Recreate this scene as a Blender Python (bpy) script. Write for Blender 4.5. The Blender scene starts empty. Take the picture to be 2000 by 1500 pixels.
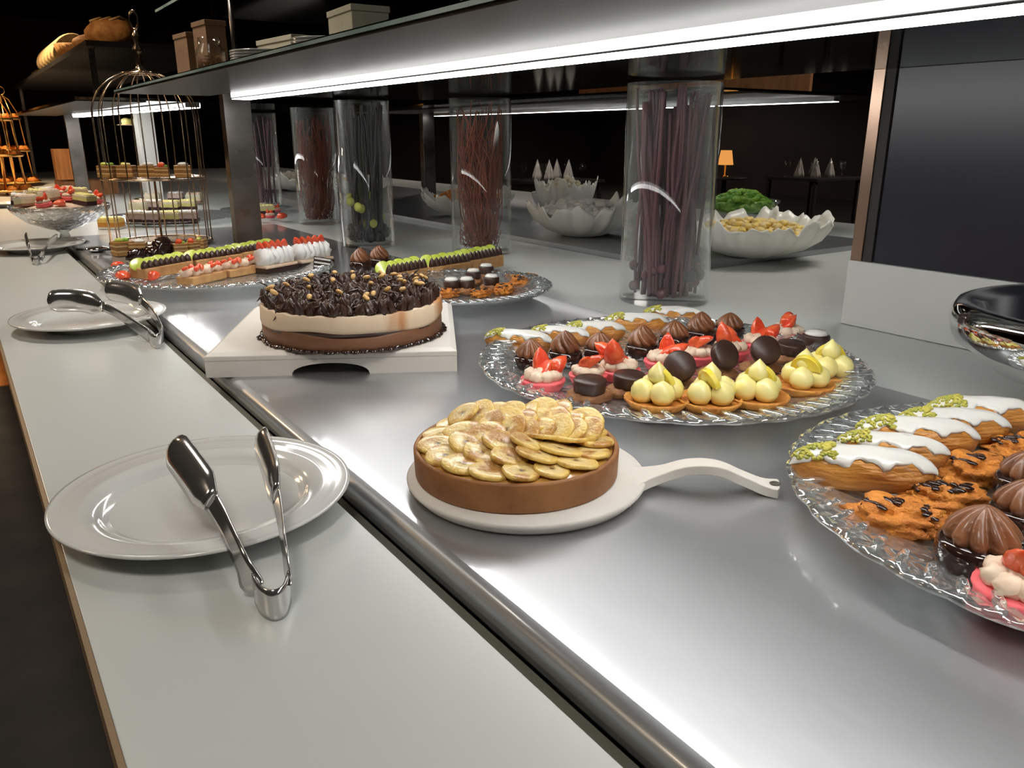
import bpy, math, random
from mathutils import Vector, Matrix, noise as mn
random.seed(7)
S = bpy.context.scene
col = S.collection
pi = math.pi; sin = math.sin; cos = math.cos
# ------------------------------------------------------------------ camera, world, exposure
ZC = 0.90                                   # counter height
CAMP = Vector((0.0, 0.0, ZC + 0.38))
PITCH = math.atan(488/1560); YAW = math.atan(1118/math.hypot(1560, 488)); FPX = 1560.0
cR = Vector((cos(YAW), -sin(YAW), 0)); fh = Vector((sin(YAW), cos(YAW), 0))
cF = fh*cos(PITCH) + Vector((0, 0, -sin(PITCH))); cU = cR.cross(cF)
cam = bpy.data.cameras.new('camera'); camo = bpy.data.objects.new('camera', cam); col.objects.link(camo)
cam.sensor_width = 36; cam.lens = 36*FPX/2000; cam.clip_start = 0.02; cam.clip_end = 60
M = Matrix((cR, cU, -cF)).transposed().to_4x4(); M.translation = CAMP; camo.matrix_world = M
S.camera = camo
w = bpy.data.worlds.new('world'); S.world = w; w.use_nodes = True
w.node_tree.nodes['Background'].inputs[0].default_value = (1.0, 0.93, 0.85, 1)
w.node_tree.nodes['Background'].inputs[1].default_value = 0.05
S.view_settings.view_transform = 'Standard'; S.view_settings.look = 'None'
S.view_settings.exposure = 0.0; S.view_settings.gamma = 1; S.view_settings.use_curve_mapping = False
LED_FRONT = 19.0; LED_REAR = 9.0
def lamp(name, kind, loc, energy, color, size=0.3, rot=(0, 0, 0), sizey=None, spot=None):
    l = bpy.data.lights.new(name, kind); l.energy = energy; l.color = color
    if kind == 'AREA':
        l.size = size
        if sizey: l.shape = 'RECTANGLE'; l.size_y = sizey
    else: l.shadow_soft_size = size
    if spot: l.spot_size = spot; l.spot_blend = 0.6
    o = bpy.data.objects.new(name, l); o.location = loc; o.rotation_euler = rot; col.objects.link(o); return o
# unseen fill lamps, added overhead to brighten the counter and the room
lamp('fill_spot', 'SPOT', (-0.6, -0.4, 3.2), 120, (1.0, 0.95, 0.88), 0.3, spot=2.2)
lamp('fill_spot', 'SPOT', (2.5, 1.1, 3.2), 150, (1.0, 0.95, 0.88), 0.6, spot=1.7)
lamp('fill_spot', 'SPOT', (-0.1, 2.8, 3.2), 150, (1.0, 0.92, 0.82), 0.2, spot=1.7)
lamp('fill_spot', 'SPOT', (0.0, 6.2, 3.2), 420, (1.0, 0.72, 0.42), 0.15, spot=1.7)
lamp('warm_fill', 'POINT', (-0.5, 4.3, 2.3), 34, (1.0, 0.66, 0.36), 0.12)  # unseen warm point, added to light the breads from the camera side
lamp('fill_spot', 'SPOT', (-2.5, 2.0, 3.2), 120, (1.0, 0.80, 0.6), 0.4, spot=2.6)
lamp('fill_spot', 'SPOT', (4.6, 6.5, 3.2), 160, (1.0, 0.85, 0.75), 0.3, spot=2.6)
lamp('fill_spot', 'SPOT', (12.0, 13.0, 3.2), 130, (1.0, 0.82, 0.7), 0.3, spot=2.8)
lamp('fill_spot', 'SPOT', (11.0, 4.5, 3.2), 220, (1.0, 0.82, 0.7), 0.3, spot=2.8)
try:
    S.cycles.transparent_max_bounces = 24
except Exception: pass

def P(px, py, z=0.0):
    d = cF*FPX + cR*(px-1000) - cU*(py-750)
    t = (ZC+z-CAMP.z)/d.z
    return CAMP + d*t
def onx(px, py, x):
    d = cF*FPX + cR*(px-1000) - cU*(py-750)
    return CAMP + d*(x/d.x)
def ony(px, py, y):
    d = cF*FPX + cR*(px-1000) - cU*(py-750)
    return CAMP + d*(y/d.y)

# ------------------------------------------------------------------ materials
def mat(name, c, rough=0.5, metal=0.0, c2=None, nscale=8.0, bump=0.0, bscale=40.0, coat=0.0, sss=0.0, emit=None, estr=0.0,
        bdist=0.004, spec=0.5, ndetail=4.0, stretch=None, contrast=(0.35, 0.65), rvar=0.0, sheen=0):
    m = bpy.data.materials.new(name); m.use_nodes = True; nt = m.node_tree; b = nt.nodes['Principled BSDF']
    b.inputs['Base Color'].default_value = (*c, 1); b.inputs['Roughness'].default_value = rough
    b.inputs['Metallic'].default_value = metal; b.inputs['Coat Weight'].default_value = coat
    b.inputs['Coat Roughness'].default_value = 0.08
    b.inputs['Specular IOR Level'].default_value = spec
    if sss: b.inputs['Subsurface Weight'].default_value = sss; b.inputs['Subsurface Scale'].default_value = 0.01; b.inputs['Subsurface Radius'].default_value = (1, .6, .4)
    if emit: b.inputs['Emission Color'].default_value = (*emit, 1); b.inputs['Emission Strength'].default_value = estr
    tc = nt.nodes.new('ShaderNodeTexCoord'); mp = nt.nodes.new('ShaderNodeMapping')
    nt.links.new(tc.outputs['Object'], mp.inputs[0])
    if stretch: mp.inputs['Scale'].default_value = stretch
    if c2:
        n = nt.nodes.new('ShaderNodeTexNoise'); n.inputs['Scale'].default_value = nscale; n.inputs['Detail'].default_value = ndetail
        r = nt.nodes.new('ShaderNodeValToRGB'); r.color_ramp.elements[0].position = contrast[0]; r.color_ramp.elements[1].position = contrast[1]
        r.color_ramp.elements[0].color = (*c, 1); r.color_ramp.elements[1].color = (*c2, 1)
        nt.links.new(mp.outputs[0], n.inputs['Vector']); nt.links.new(n.outputs['Fac'], r.inputs[0]); nt.links.new(r.outputs[0], b.inputs['Base Color'])
    if rvar:
        n = nt.nodes.new('ShaderNodeTexNoise'); n.inputs['Scale'].default_value = 5; n.inputs['Detail'].default_value = 6
        nt.links.new(mp.outputs[0], n.inputs['Vector'])
        k = nt.nodes.new('ShaderNodeMapRange'); k.inputs['To Min'].default_value = max(0.02, rough-rvar); k.inputs['To Max'].default_value = rough+rvar
        k.inputs['From Min'].default_value = 0.3; k.inputs['From Max'].default_value = 0.7
        nt.links.new(n.outputs['Fac'], k.inputs['Value']); nt.links.new(k.outputs[0], b.inputs['Roughness'])
    if bump:
        n = nt.nodes.new('ShaderNodeTexNoise'); n.inputs['Scale'].default_value = bscale; n.inputs['Detail'].default_value = 4
        bp_ = nt.nodes.new('ShaderNodeBump'); bp_.inputs['Strength'].default_value = bump; bp_.inputs['Distance'].default_value = bdist
        nt.links.new(mp.outputs[0], n.inputs['Vector']); nt.links.new(n.outputs['Fac'], bp_.inputs['Height']); nt.links.new(bp_.outputs[0], b.inputs['Normal'])
    return m
def glassmat(name, tint=(0.97, 0.99, 0.98), gloss=(1, 1, 1), rough=0.02, base=0.06, gain=1.0, bump=0.0, bscale=60, milk=0.0, power=3.0):
    """thin clear glass: mostly see-through, reflection rising at grazing angles"""
    m = bpy.data.materials.new(name); m.use_nodes = True; nt = m.node_tree
    for n in list(nt.nodes): nt.nodes.remove(n)
    o = nt.nodes.new('ShaderNodeOutputMaterial'); t = nt.nodes.new('ShaderNodeBsdfTransparent'); t.inputs[0].default_value = (*tint, 1)
    g = nt.nodes.new('ShaderNodeBsdfGlossy'); g.inputs['Color'].default_value = (*gloss, 1); g.inputs['Roughness'].default_value = rough
    lw = nt.nodes.new('ShaderNodeLayerWeight'); lw.inputs['Blend'].default_value = 0.5
    pw = nt.nodes.new('ShaderNodeMath'); pw.operation = 'POWER'; pw.inputs[1].default_value = power
    ma = nt.nodes.new('ShaderNodeMath'); ma.operation = 'MULTIPLY_ADD'; ma.inputs[1].default_value = gain; ma.inputs[2].default_value = base; ma.use_clamp = True
    mx = nt.nodes.new('ShaderNodeMixShader')
    nt.links.new(lw.outputs['Facing'], pw.inputs[0]); nt.links.new(pw.outputs[0], ma.inputs[0]); nt.links.new(ma.outputs[0], mx.inputs[0])
    nt.links.new(t.outputs[0], mx.inputs[1]); nt.links.new(g.outputs[0], mx.inputs[2])
    last = mx
    if bump:
        tc = nt.nodes.new('ShaderNodeTexCoord'); n = nt.nodes.new('ShaderNodeTexVoronoi'); n.inputs['Scale'].default_value = bscale
        b = nt.nodes.new('ShaderNodeBump'); b.inputs['Strength'].default_value = bump; b.inputs['Distance'].default_value = 0.004
        nt.links.new(tc.outputs['Object'], n.inputs['Vector']); nt.links.new(n.outputs['Distance'], b.inputs['Height'])
        nt.links.new(b.outputs[0], g.inputs['Normal']); nt.links.new(b.outputs[0], lw.inputs['Normal'])
    if milk:
        d = nt.nodes.new('ShaderNodeBsdfDiffuse'); d.inputs[0].default_value = (0.8, 0.84, 0.84, 1); m2 = nt.nodes.new('ShaderNodeMixShader'); m2.inputs[0].default_value = milk
        nt.links.new(mx.outputs[0], m2.inputs[1]); nt.links.new(d.outputs[0], m2.inputs[2]); last = m2
    nt.links.new(last.outputs[0], o.inputs[0]); return m
def emitmat(name, c, s):
    m = bpy.data.materials.new(name); m.use_nodes = True; nt = m.node_tree
    for n in list(nt.nodes): nt.nodes.remove(n)
    o = nt.nodes.new('ShaderNodeOutputMaterial'); e = nt.nodes.new('ShaderNodeEmission'); e.inputs[0].default_value = (*c, 1); e.inputs[1].default_value = s
    nt.links.new(e.outputs[0], o.inputs[0]); return m
def layermat(name, stops, wob=0.0015, rough=0.5, bump=0.15, zmax=0.05, coat=0.0):
    """horizontal layers by object height: stops = [(z, colour), ...]"""
    m = bpy.data.materials.new(name); m.use_nodes = True; nt = m.node_tree; b = nt.nodes['Principled BSDF']; b.inputs['Roughness'].default_value = rough; b.inputs['Coat Weight'].default_value = coat
    tc = nt.nodes.new('ShaderNodeTexCoord'); sx = nt.nodes.new('ShaderNodeSeparateXYZ'); nt.links.new(tc.outputs['Object'], sx.inputs[0])
    n = nt.nodes.new('ShaderNodeTexNoise'); n.inputs['Scale'].default_value = 22; nt.links.new(tc.outputs['Object'], n.inputs['Vector'])
    a = nt.nodes.new('ShaderNodeMath'); a.operation = 'MULTIPLY_ADD'; a.inputs[1].default_value = wob*4; nt.links.new(n.outputs['Fac'], a.inputs[0]); nt.links.new(sx.outputs['Z'], a.inputs[2])
    d = nt.nodes.new('ShaderNodeMath'); d.operation = 'MULTIPLY_ADD'; d.inputs[1].default_value = 1/zmax; d.inputs[2].default_value = -wob*2/zmax; nt.links.new(a.outputs[0], d.inputs[0])
    r = nt.nodes.new('ShaderNodeValToRGB'); r.color_ramp.interpolation = 'CONSTANT'; nt.links.new(d.outputs[0], r.inputs[0])
    e = r.color_ramp.elements; e[0].position = 0; e[0].color = (*stops[0][1], 1); e[1].position = stops[1][0]/zmax; e[1].color = (*stops[1][1], 1)
    for z, c in stops[2:]:
        q = e.new(z/zmax); q.color = (*c, 1)
    n2 = nt.nodes.new('ShaderNodeTexNoise'); n2.inputs['Scale'].default_value = 70; n2.inputs['Detail'].default_value = 5; nt.links.new(tc.outputs['Object'], n2.inputs['Vector'])
    mx = nt.nodes.new('ShaderNodeMix'); mx.data_type = 'RGBA'; mx.blend_type = 'MULTIPLY'; mx.inputs[0].default_value = 0.35
    nt.links.new(r.outputs[0], mx.inputs[6]); nt.links.new(n2.outputs['Fac'], mx.inputs[7]); nt.links.new(mx.outputs[2], b.inputs['Base Color'])
    bu = nt.nodes.new('ShaderNodeBump'); bu.inputs['Strength'].default_value = bump; bu.inputs['Distance'].default_value = 0.003
    nt.links.new(n2.outputs['Fac'], bu.inputs['Height']); nt.links.new(bu.outputs[0], b.inputs['Normal']); return m

m_white = mat('white_laminate', (0.53, 0.555, 0.53), 0.28, c2=(0.56, 0.575, 0.555), nscale=2)
m_whitebox = mat('white_panel', (0.60, 0.60, 0.57), 0.4, c2=(0.56, 0.56, 0.53), nscale=3)
m_edge = mat('tan_edge_band', (0.30, 0.20, 0.11), 0.4, c2=(0.20, 0.13, 0.07), nscale=20, stretch=(1, .1, 1))
def steelmat():
    m = mat('brushed_steel', (0.49, 0.50, 0.515), 0.40, 0.82, c2=(0.41, 0.42, 0.43), nscale=3, ndetail=6, bump=0.05, bscale=90, stretch=(1.0, 0.35, 1), rvar=0.05, coat=0.9)
    m.node_tree.nodes['Principled BSDF'].inputs['Coat Roughness'].default_value = 0.09
    return m
m_steel = steelmat()
m_steelpost = mat('satin_steel', (0.27, 0.25, 0.235), 0.30, 1.0, c2=(0.20, 0.185, 0.17), nscale=14, ndetail=8, rvar=0.08)
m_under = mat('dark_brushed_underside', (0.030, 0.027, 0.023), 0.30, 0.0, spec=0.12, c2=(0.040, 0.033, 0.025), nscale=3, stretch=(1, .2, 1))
m_reflect_steel = mat('amber_reflection_steel', (0.46, 0.31, 0.23), 0.30, 1.0, c2=(0.36, 0.26, 0.20), nscale=6, rvar=0.06)  # amber tint paints the warm reflection into the steel colour
m_chrome = mat('polished_steel', (0.75, 0.75, 0.74), 0.07, 1.0, rvar=0.03)
m_tong = mat('tong_steel', (0.62, 0.61, 0.60), 0.16, 0.92)
m_alu = mat('aluminium_profile', (0.62, 0.63, 0.64), 0.3, 1.0)
m_dark = mat('dark_carcass', (0.018, 0.016, 0.015), 0.6, c2=(0.03, 0.026, 0.022), nscale=4)
m_gap = mat('grey_green_shade', (0.16, 0.155, 0.125), 0.45, c2=(0.12, 0.118, 0.095), nscale=12, stretch=(1, .1, 1))  # grey green paints the shade on the channel's white floor
m_navy = mat('navy_gloss_panel', (0.016, 0.018, 0.030), 0.30, c2=(0.012, 0.013, 0.022), nscale=2, spec=0.6)
m_porc = mat('white_porcelain', (0.66, 0.66, 0.63), 0.12, c2=(0.64, 0.64, 0.61), nscale=3, coat=0.5)
m_pwood = mat('white_painted_wood', (0.72, 0.69, 0.63), 0.5, c2=(0.66, 0.62, 0.56), nscale=10, bump=0.12, bscale=60, stretch=(1, .3, 1))
m_glass = glassmat('clear_vase_glass', (0.985, 0.995, 0.99), base=0.02, gain=0.85, power=3.0, rough=0.03)
m_press = glassmat('pressed_platter_glass', (0.90, 0.93, 0.93), base=0.16, gain=0.9, power=1.3, rough=0.1, bump=0.9, bscale=70, milk=0.07)
m_shelf = glassmat('smoked_shelf_glass', (0.22, 0.24, 0.24), gloss=(0.60, 0.62, 0.62), base=0.30, gain=0.6, power=2.0, rough=0.06)
m_shelfedge = mat('green_glass_edge', (0.22, 0.34, 0.30), 0.15, c2=(0.5, 0.6, 0.56), nscale=6)
m_tube = emitmat('thin_light_line', (1.0, 0.985, 0.96), 2.5)
m_led = emitmat('led_diffuser', (1.0, 0.985, 0.96), LED_FRONT)
m_led2 = emitmat('led_diffuser_rear', (1.0, 0.985, 0.96), LED_REAR)
m_choux = mat('baked_choux', (0.66, 0.30, 0.05), 0.45, c2=(0.40, 0.13, 0.02), nscale=45, bump=1.0, bdist=0.012, bscale=75, coat=0.15, stretch=(.35, 1, 1), ndetail=6)
m_icing = mat('white_icing', (0.80, 0.79, 0.75), 0.25, c2=(0.76, 0.74, 0.68), nscale=25, bump=0.1, bscale=50, coat=0.5, sss=0.1)
m_pist = mat('pistachio_crumbs', (0.62, 0.54, 0.10), 0.7, c2=(0.34, 0.38, 0.06), nscale=150, bump=0.6, bscale=300)
m_choc = mat('dark_chocolate_glaze', (0.022, 0.010, 0.008), 0.14, c2=(0.035, 0.014, 0.010), nscale=30, coat=0.7)
m_chocmat = mat('chocolate_satin', (0.040, 0.018, 0.013), 0.38, c2=(0.060, 0.028, 0.02), nscale=60, bump=0.15, bscale=120)
m_ros = mat('milk_chocolate_cream', (0.24, 0.092, 0.034), 0.38, c2=(0.13, 0.046, 0.018), nscale=40, bump=0.35, bscale=90, coat=0.2)
m_pink = mat('pink_macaron', (0.90, 0.12, 0.14), 0.5, c2=(0.90, 0.16, 0.17), nscale=30, bump=0.35, bscale=110, sss=0.1)
m_cream = mat('piped_cream', (0.80, 0.66, 0.50), 0.5, c2=(0.66, 0.45, 0.32), nscale=40, bump=0.5, bscale=60, sss=0.1)
m_straw = mat('strawberry', (0.80, 0.045, 0.018), 0.22, c2=(0.86, 0.16, 0.05), nscale=60, bump=0.5, bscale=160, coat=0.5, sss=0.1)
m_crust = mat('golden_crust', (0.76, 0.36, 0.07), 0.6, c2=(0.55, 0.20, 0.035), nscale=60, bump=0.6, bscale=140)
m_lemon = mat('lemon_cream', (0.90, 0.81, 0.34), 0.35, c2=(0.88, 0.76, 0.24), nscale=30, bump=0.12, bscale=60, coat=0.3, sss=0.15)
m_yel = mat('lemon_segment', (0.88, 0.68, 0.04), 0.25, c2=(0.88, 0.76, 0.16), nscale=50, coat=0.6, bump=0.2, bscale=80)
m_cookie = mat('orange_almond_biscuit', (0.76, 0.28, 0.035), 0.6, c2=(0.50, 0.15, 0.02), nscale=40, bump=1.0, bdist=0.008, bscale=120, ndetail=6)
m_brown = mat('brown_biscuit', (0.33, 0.15, 0.055), 0.7, c2=(0.20, 0.08, 0.03), nscale=60, bump=0.7, bscale=130)
m_mousse = mat('chocolate_mousse', (0.245, 0.112, 0.055), 0.45, c2=(0.20, 0.088, 0.042), nscale=12, bump=0.2, bscale=60, stretch=(1, 1, 3))
m_vanil = mat('cream_layer', (0.76, 0.60, 0.42), 0.45, c2=(0.50, 0.22, 0.08), nscale=11, contrast=(0.50, 0.66), bump=0.15, bscale=50, stretch=(1, 1, .35))
m_pipe = mat('dark_chocolate_piping', (0.048, 0.019, 0.011), 0.36, c2=(0.055, 0.024, 0.016), nscale=60, coat=0.25)
m_nut = mat('roasted_nut', (0.72, 0.45, 0.16), 0.5, c2=(0.55, 0.30, 0.09), nscale=60, bump=0.4, bscale=200)
m_tartc = mat('tart_crust', (0.38, 0.165, 0.050), 0.55, c2=(0.25, 0.095, 0.028), nscale=20, bump=0.3, bscale=120)
m_cust = mat('caramel_custard', (0.62, 0.36, 0.08), 0.2, c2=(0.50, 0.22, 0.04), nscale=30, coat=0.6)
m_kiwi = mat('kiwi_flesh', (0.46, 0.56, 0.04), 0.25, c2=(0.62, 0.70, 0.16), nscale=70, coat=0.5, bump=0.3, bscale=120)
m_mer = mat('white_meringue', (0.86, 0.85, 0.82), 0.5, c2=(0.80, 0.78, 0.74), nscale=30, bump=0.5, bscale=50, sss=0.1)
m_biscuit = mat('pale_biscuit', (0.55, 0.31, 0.12), 0.7, c2=(0.44, 0.22, 0.08), nscale=60, bump=0.4, bscale=120)
m_sponge = layermat('layered_sponge', [(0, (0.48, 0.24, 0.06)), (0.012, (0.75, 0.52, 0.22)), (0.017, (0.34, 0.15, 0.04)), (0.028, (0.78, 0.55, 0.24)), (0.033, (0.42, 0.2, 0.05))], zmax=0.06)
m_slice = layermat('dark_based_cream_slice', [(0, (0.05, 0.015, 0.02)), (0.02, (0.62, 0.46, 0.44)), (0.034, (0.55, 0.42, 0.3))], zmax=0.06)
m_slice2 = layermat('yellow_cream_slice', [(0, (0.05, 0.015, 0.02)), (0.02, (0.74, 0.68, 0.24)), (0.034, (0.78, 0.68, 0.45))], zmax=0.06)
m_slice3 = layermat('pale_slice', [(0, (0.40, 0.2, 0.12)), (0.012, (0.78, 0.72, 0.45)), (0.03, (0.84, 0.78, 0.6))], zmax=0.06)
m_cheese = layermat('golden_cake', [(0, (0.76, 0.70, 0.6)), (0.01, (0.62, 0.25, 0.03)), (0.028, (0.82, 0.55, 0.12))], zmax=0.06)
m_gold = mat('aged_brass_wire', (0.62, 0.45, 0.30), 0.22, 1.0, c2=(0.42, 0.30, 0.20), nscale=20)
m_gold2 = mat('gold_stand_metal', (0.85, 0.50, 0.16), 0.25, 1.0)
m_wood = mat('warm_wood', (0.36, 0.16, 0.06), 0.5, c2=(0.24, 0.10, 0.035), nscale=10, stretch=(4, 4, .6))
m_bread = mat('crusty_bread', (0.56, 0.30, 0.10), 0.7, c2=(0.36, 0.15, 0.04), nscale=25, bump=0.6, bscale=60)
m_crumbw = mat('pale_bread', (0.72, 0.53, 0.26), 0.75, c2=(0.6, 0.4, 0.18), nscale=30, bump=0.4, bscale=70)
m_box = mat('brown_card', (0.30, 0.17, 0.09), 0.7, c2=(0.22, 0.12, 0.06), nscale=12)
m_stick1 = mat('maroon_stem', (0.17, 0.055, 0.070), 0.45, c2=(0.07, 0.022, 0.034), nscale=15, bump=0.3, bscale=60, stretch=(1, 1, .2))
m_stick2 = mat('rust_red_twig', (0.30, 0.062, 0.022), 0.6, c2=(0.17, 0.030, 0.014), nscale=20, bump=0.3, bscale=60)
m_stick3 = mat('black_stem', (0.018, 0.020, 0.024), 0.4, c2=(0.035, 0.035, 0.038), nscale=15, bump=0.3, bscale=60)
m_grape = mat('dark_grape', (0.16, 0.012, 0.03), 0.3, c2=(0.03, 0.006, 0.01), nscale=30, coat=0.4)
m_black = mat('black_pebble', (0.012, 0.012, 0.012), 0.45, c2=(0.025, 0.024, 0.024), nscale=30)
m_green = mat('pale_green_berry', (0.52, 0.52, 0.10), 0.4, c2=(0.40, 0.44, 0.08), nscale=30)
m_leaf = mat('green_salad_leaf', (0.10, 0.34, 0.02), 0.45, c2=(0.38, 0.62, 0.08), nscale=40, bump=0.3, bscale=60)
m_shellw = mat('ivory_shell_ceramic', (0.86, 0.85, 0.77), 0.3, c2=(0.82, 0.81, 0.73), nscale=8, coat=0.2)
m_yfood = mat('yellow_salad', (0.85, 0.62, 0.14), 0.5, c2=(0.78, 0.62, 0.34), nscale=40, bump=0.6, bscale=100, ndetail=3)
m_wfood = mat('pale_salad', (0.78, 0.74, 0.62), 0.5, c2=(0.66, 0.6, 0.4), nscale=40, bump=0.6, bscale=100)
m_ofood = mat('orange_salad', (0.70, 0.22, 0.03), 0.5, c2=(0.75, 0.36, 0.08), nscale=40, bump=0.6, bscale=100)
m_rfood = mat('red_fruit', (0.62, 0.03, 0.03), 0.3, c2=(0.75, 0.15, 0.08), nscale=40, coat=0.5)
m_floor = mat('dark_carpet', (0.012, 0.011, 0.010), 0.9, c2=(0.022, 0.019, 0.016), nscale=6)
m_wfloor = mat('warm_wood_floor', (0.70, 0.27, 0.07), 0.4, c2=(0.52, 0.18, 0.045), nscale=8, stretch=(4, .5, 1))
m_wall = mat('dark_brown_wall', (0.060, 0.048, 0.044), 0.6, c2=(0.040, 0.032, 0.028), nscale=1.5)
m_ceil = mat('dark_ceiling', (0.02, 0.018, 0.017), 0.8, c2=(0.024, 0.022, 0.02), nscale=2)
m_navyw = mat('navy_wall', (0.018, 0.020, 0.036), 0.5, c2=(0.014, 0.016, 0.028), nscale=2)
m_paper = mat('cream_paper', (0.62, 0.60, 0.46), 0.7, c2=(0.55, 0.53, 0.4), nscale=8)
def bananamat():
    m = bpy.data.materials.new('banana_slice'); m.use_nodes = True; nt = m.node_tree; b = nt.nodes['Principled BSDF']
    tc = nt.nodes.new('ShaderNodeTexCoord'); mp = nt.nodes.new('ShaderNodeMapping'); mp.inputs['Scale'].default_value = (1, 1, 0)
    nt.links.new(tc.outputs['Object'], mp.inputs[0])
    ln = nt.nodes.new('ShaderNodeVectorMath'); ln.operation = 'LENGTH'; nt.links.new(mp.outputs[0], ln.inputs[0])
    no = nt.nodes.new('ShaderNodeTexNoise'); no.inputs['Scale'].default_value = 260; no.inputs['Detail'].default_value = 3
    nt.links.new(tc.outputs['Object'], no.inputs['Vector'])
    a = nt.nodes.new('ShaderNodeMath'); a.operation = 'MULTIPLY_ADD'; a.inputs[1].default_value = 0.006; nt.links.new(no.outputs['Fac'], a.inputs[0]); nt.links.new(ln.outputs['Value'], a.inputs[2])
    k = nt.nodes.new('ShaderNodeMath'); k.operation = 'MULTIPLY'; k.inputs[1].default_value = 40; nt.links.new(a.outputs[0], k.inputs[0])
    r = nt.nodes.new('ShaderNodeValToRGB'); e = r.color_ramp.elements; e[0].position = 0.17; e[0].color = (0.16, 0.10, 0.06, 1); e[1].position = 0.30; e[1].color = (0.74, 0.56, 0.22, 1)
    q = e.new(0.50); q.color = (0.84, 0.66, 0.30, 1); q = e.new(0.80); q.color = (0.80, 0.56, 0.17, 1); q = e.new(0.95); q.color = (0.80, 0.55, 0.14, 1)
    nt.links.new(k.outputs[0], r.inputs[0])
    n2 = nt.nodes.new('ShaderNodeTexNoise'); n2.inputs['Scale'].default_value = 38; n2.inputs['Detail'].default_value = 3
    oi = nt.nodes.new('ShaderNodeObjectInfo'); av = nt.nodes.new('ShaderNodeVectorMath'); av.operation = 'ADD'
    nt.links.new(tc.outputs['Object'], av.inputs[0]); nt.links.new(oi.outputs['Random'], av.inputs[1]); nt.links.new(av.outputs[0], n2.inputs['Vector'])
    r2 = nt.nodes.new('ShaderNodeValToRGB'); r2.color_ramp.elements[0].position = 0.50; r2.color_ramp.elements[1].position = 0.62
    r2.color_ramp.elements[0].color = (0, 0, 0, 1); r2.color_ramp.elements[1].color = (0.75, 0.75, 0.75, 1); nt.links.new(n2.outputs['Fac'], r2.inputs[0])
    mx = nt.nodes.new('ShaderNodeMix'); mx.data_type = 'RGBA'; mx.inputs[7].default_value = (0.42, 0.16, 0.025, 1)
    nt.links.new(r2.outputs[0], mx.inputs[0]); nt.links.new(r.outputs[0], mx.inputs[6]); nt.links.new(mx.outputs[2], b.inputs['Base Color'])
    b.inputs['Roughness'].default_value = 0.25; b.inputs['Coat Weight'].default_value = 0.35; b.inputs['Coat Roughness'].default_value = 0.15
    bu = nt.nodes.new('ShaderNodeBump'); bu.inputs['Strength'].default_value = 0.7; bu.inputs['Distance'].default_value = 0.002
    nt.links.new(no.outputs['Fac'], bu.inputs['Height']); nt.links.new(bu.outputs[0], b.inputs['Normal']); return m
m_banana = bananamat()

# ------------------------------------------------------------------ mesh helpers: a shape is (verts, faces)
def join(*ss):
    V = []; F = []
    for v, f in ss:
        n = len(V); V += v; F += [tuple(i+n for i in q) for q in f]
    return V, F
def xf(s, mtx): return [tuple(mtx @ Vector(v)) for v in s[0]], s[1]
def mv(s, x=0, y=0, z=0, rz=0, rx=0, ry=0, sc=1):
    m_ = Matrix.Translation((x, y, z)) @ Matrix.Rotation(rz, 4, 'Z') @ Matrix.Rotation(ry, 4, 'Y') @ Matrix.Rotation(rx, 4, 'X')
    if isinstance(sc, (int, float)): sc = (sc, sc, sc)
    return xf(s, m_ @ Matrix.Diagonal((*sc, 1)))
def box(x0, x1, y0, y1, z0, z1):
    return ([(x0, y0, z0), (x1, y0, z0), (x1, y1, z0), (x0, y1, z0), (x0, y0, z1), (x1, y0, z1), (x1, y1, z1), (x0, y1, z1)],
            [(0, 3, 2, 1), (4, 5, 6, 7), (0, 1, 5, 4), (1, 2, 6, 5), (2, 3, 7, 6), (3, 0, 4, 7)])
def lathe(prof, n=48, fr=None, fz=None, loop=False):
    """prof [(r, z)...] bottom to top; fr(a, i, r) gives radius, fz(a, i, z) gives height"""
    V = []; F = []; m_ = len(prof)
    for i, (r, z) in enumerate(prof):
        for k in range(n):
            a = 2*pi*k/n; rr = fr(a, i, r) if fr else r; zz = fz(a, i, z) if fz else z
            V.append((rr*cos(a), rr*sin(a), zz))
    for i in range(m_ if loop else m_-1):
        j = (i+1) % m_
        for k in range(n):
            l = (k+1) % n; F.append((i*n+k, i*n+l, j*n+l, j*n+k))
    if not loop:
        if prof[0][0] > 1e-6: F.append(tuple(range(n-1, -1, -1)))
        if prof[-1][0] > 1e-6: F.append(tuple((m_-1)*n+k for k in range(n)))
    return V, F
def blob(rx, ry, rz, n=18, m_=12, amp=0.0, fr=3.0, seed=0, flat=None):
    V = []; F = []
    for i in range(m_+1):
        t = pi*i/m_
        for k in range(n):
            a = 2*pi*k/n; d = Vector((sin(t)*cos(a), sin(t)*sin(a), -cos(t)))
            q = 1 + (amp*mn.noise(d*fr+Vector((seed*3.7, seed*1.3, seed*2.1))) if amp else 0)
            z = d.z*rz*q
            if flat is not None: z = max(z, flat)
            V.append((d.x*rx*q, d.y*ry*q, z))
    for i in range(m_):
        for k in range(n):
            l = (k+1) % n; F.append((i*n+k, i*n+l, (i+1)*n+l, (i+1)*n+k))
    return V, F
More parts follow.
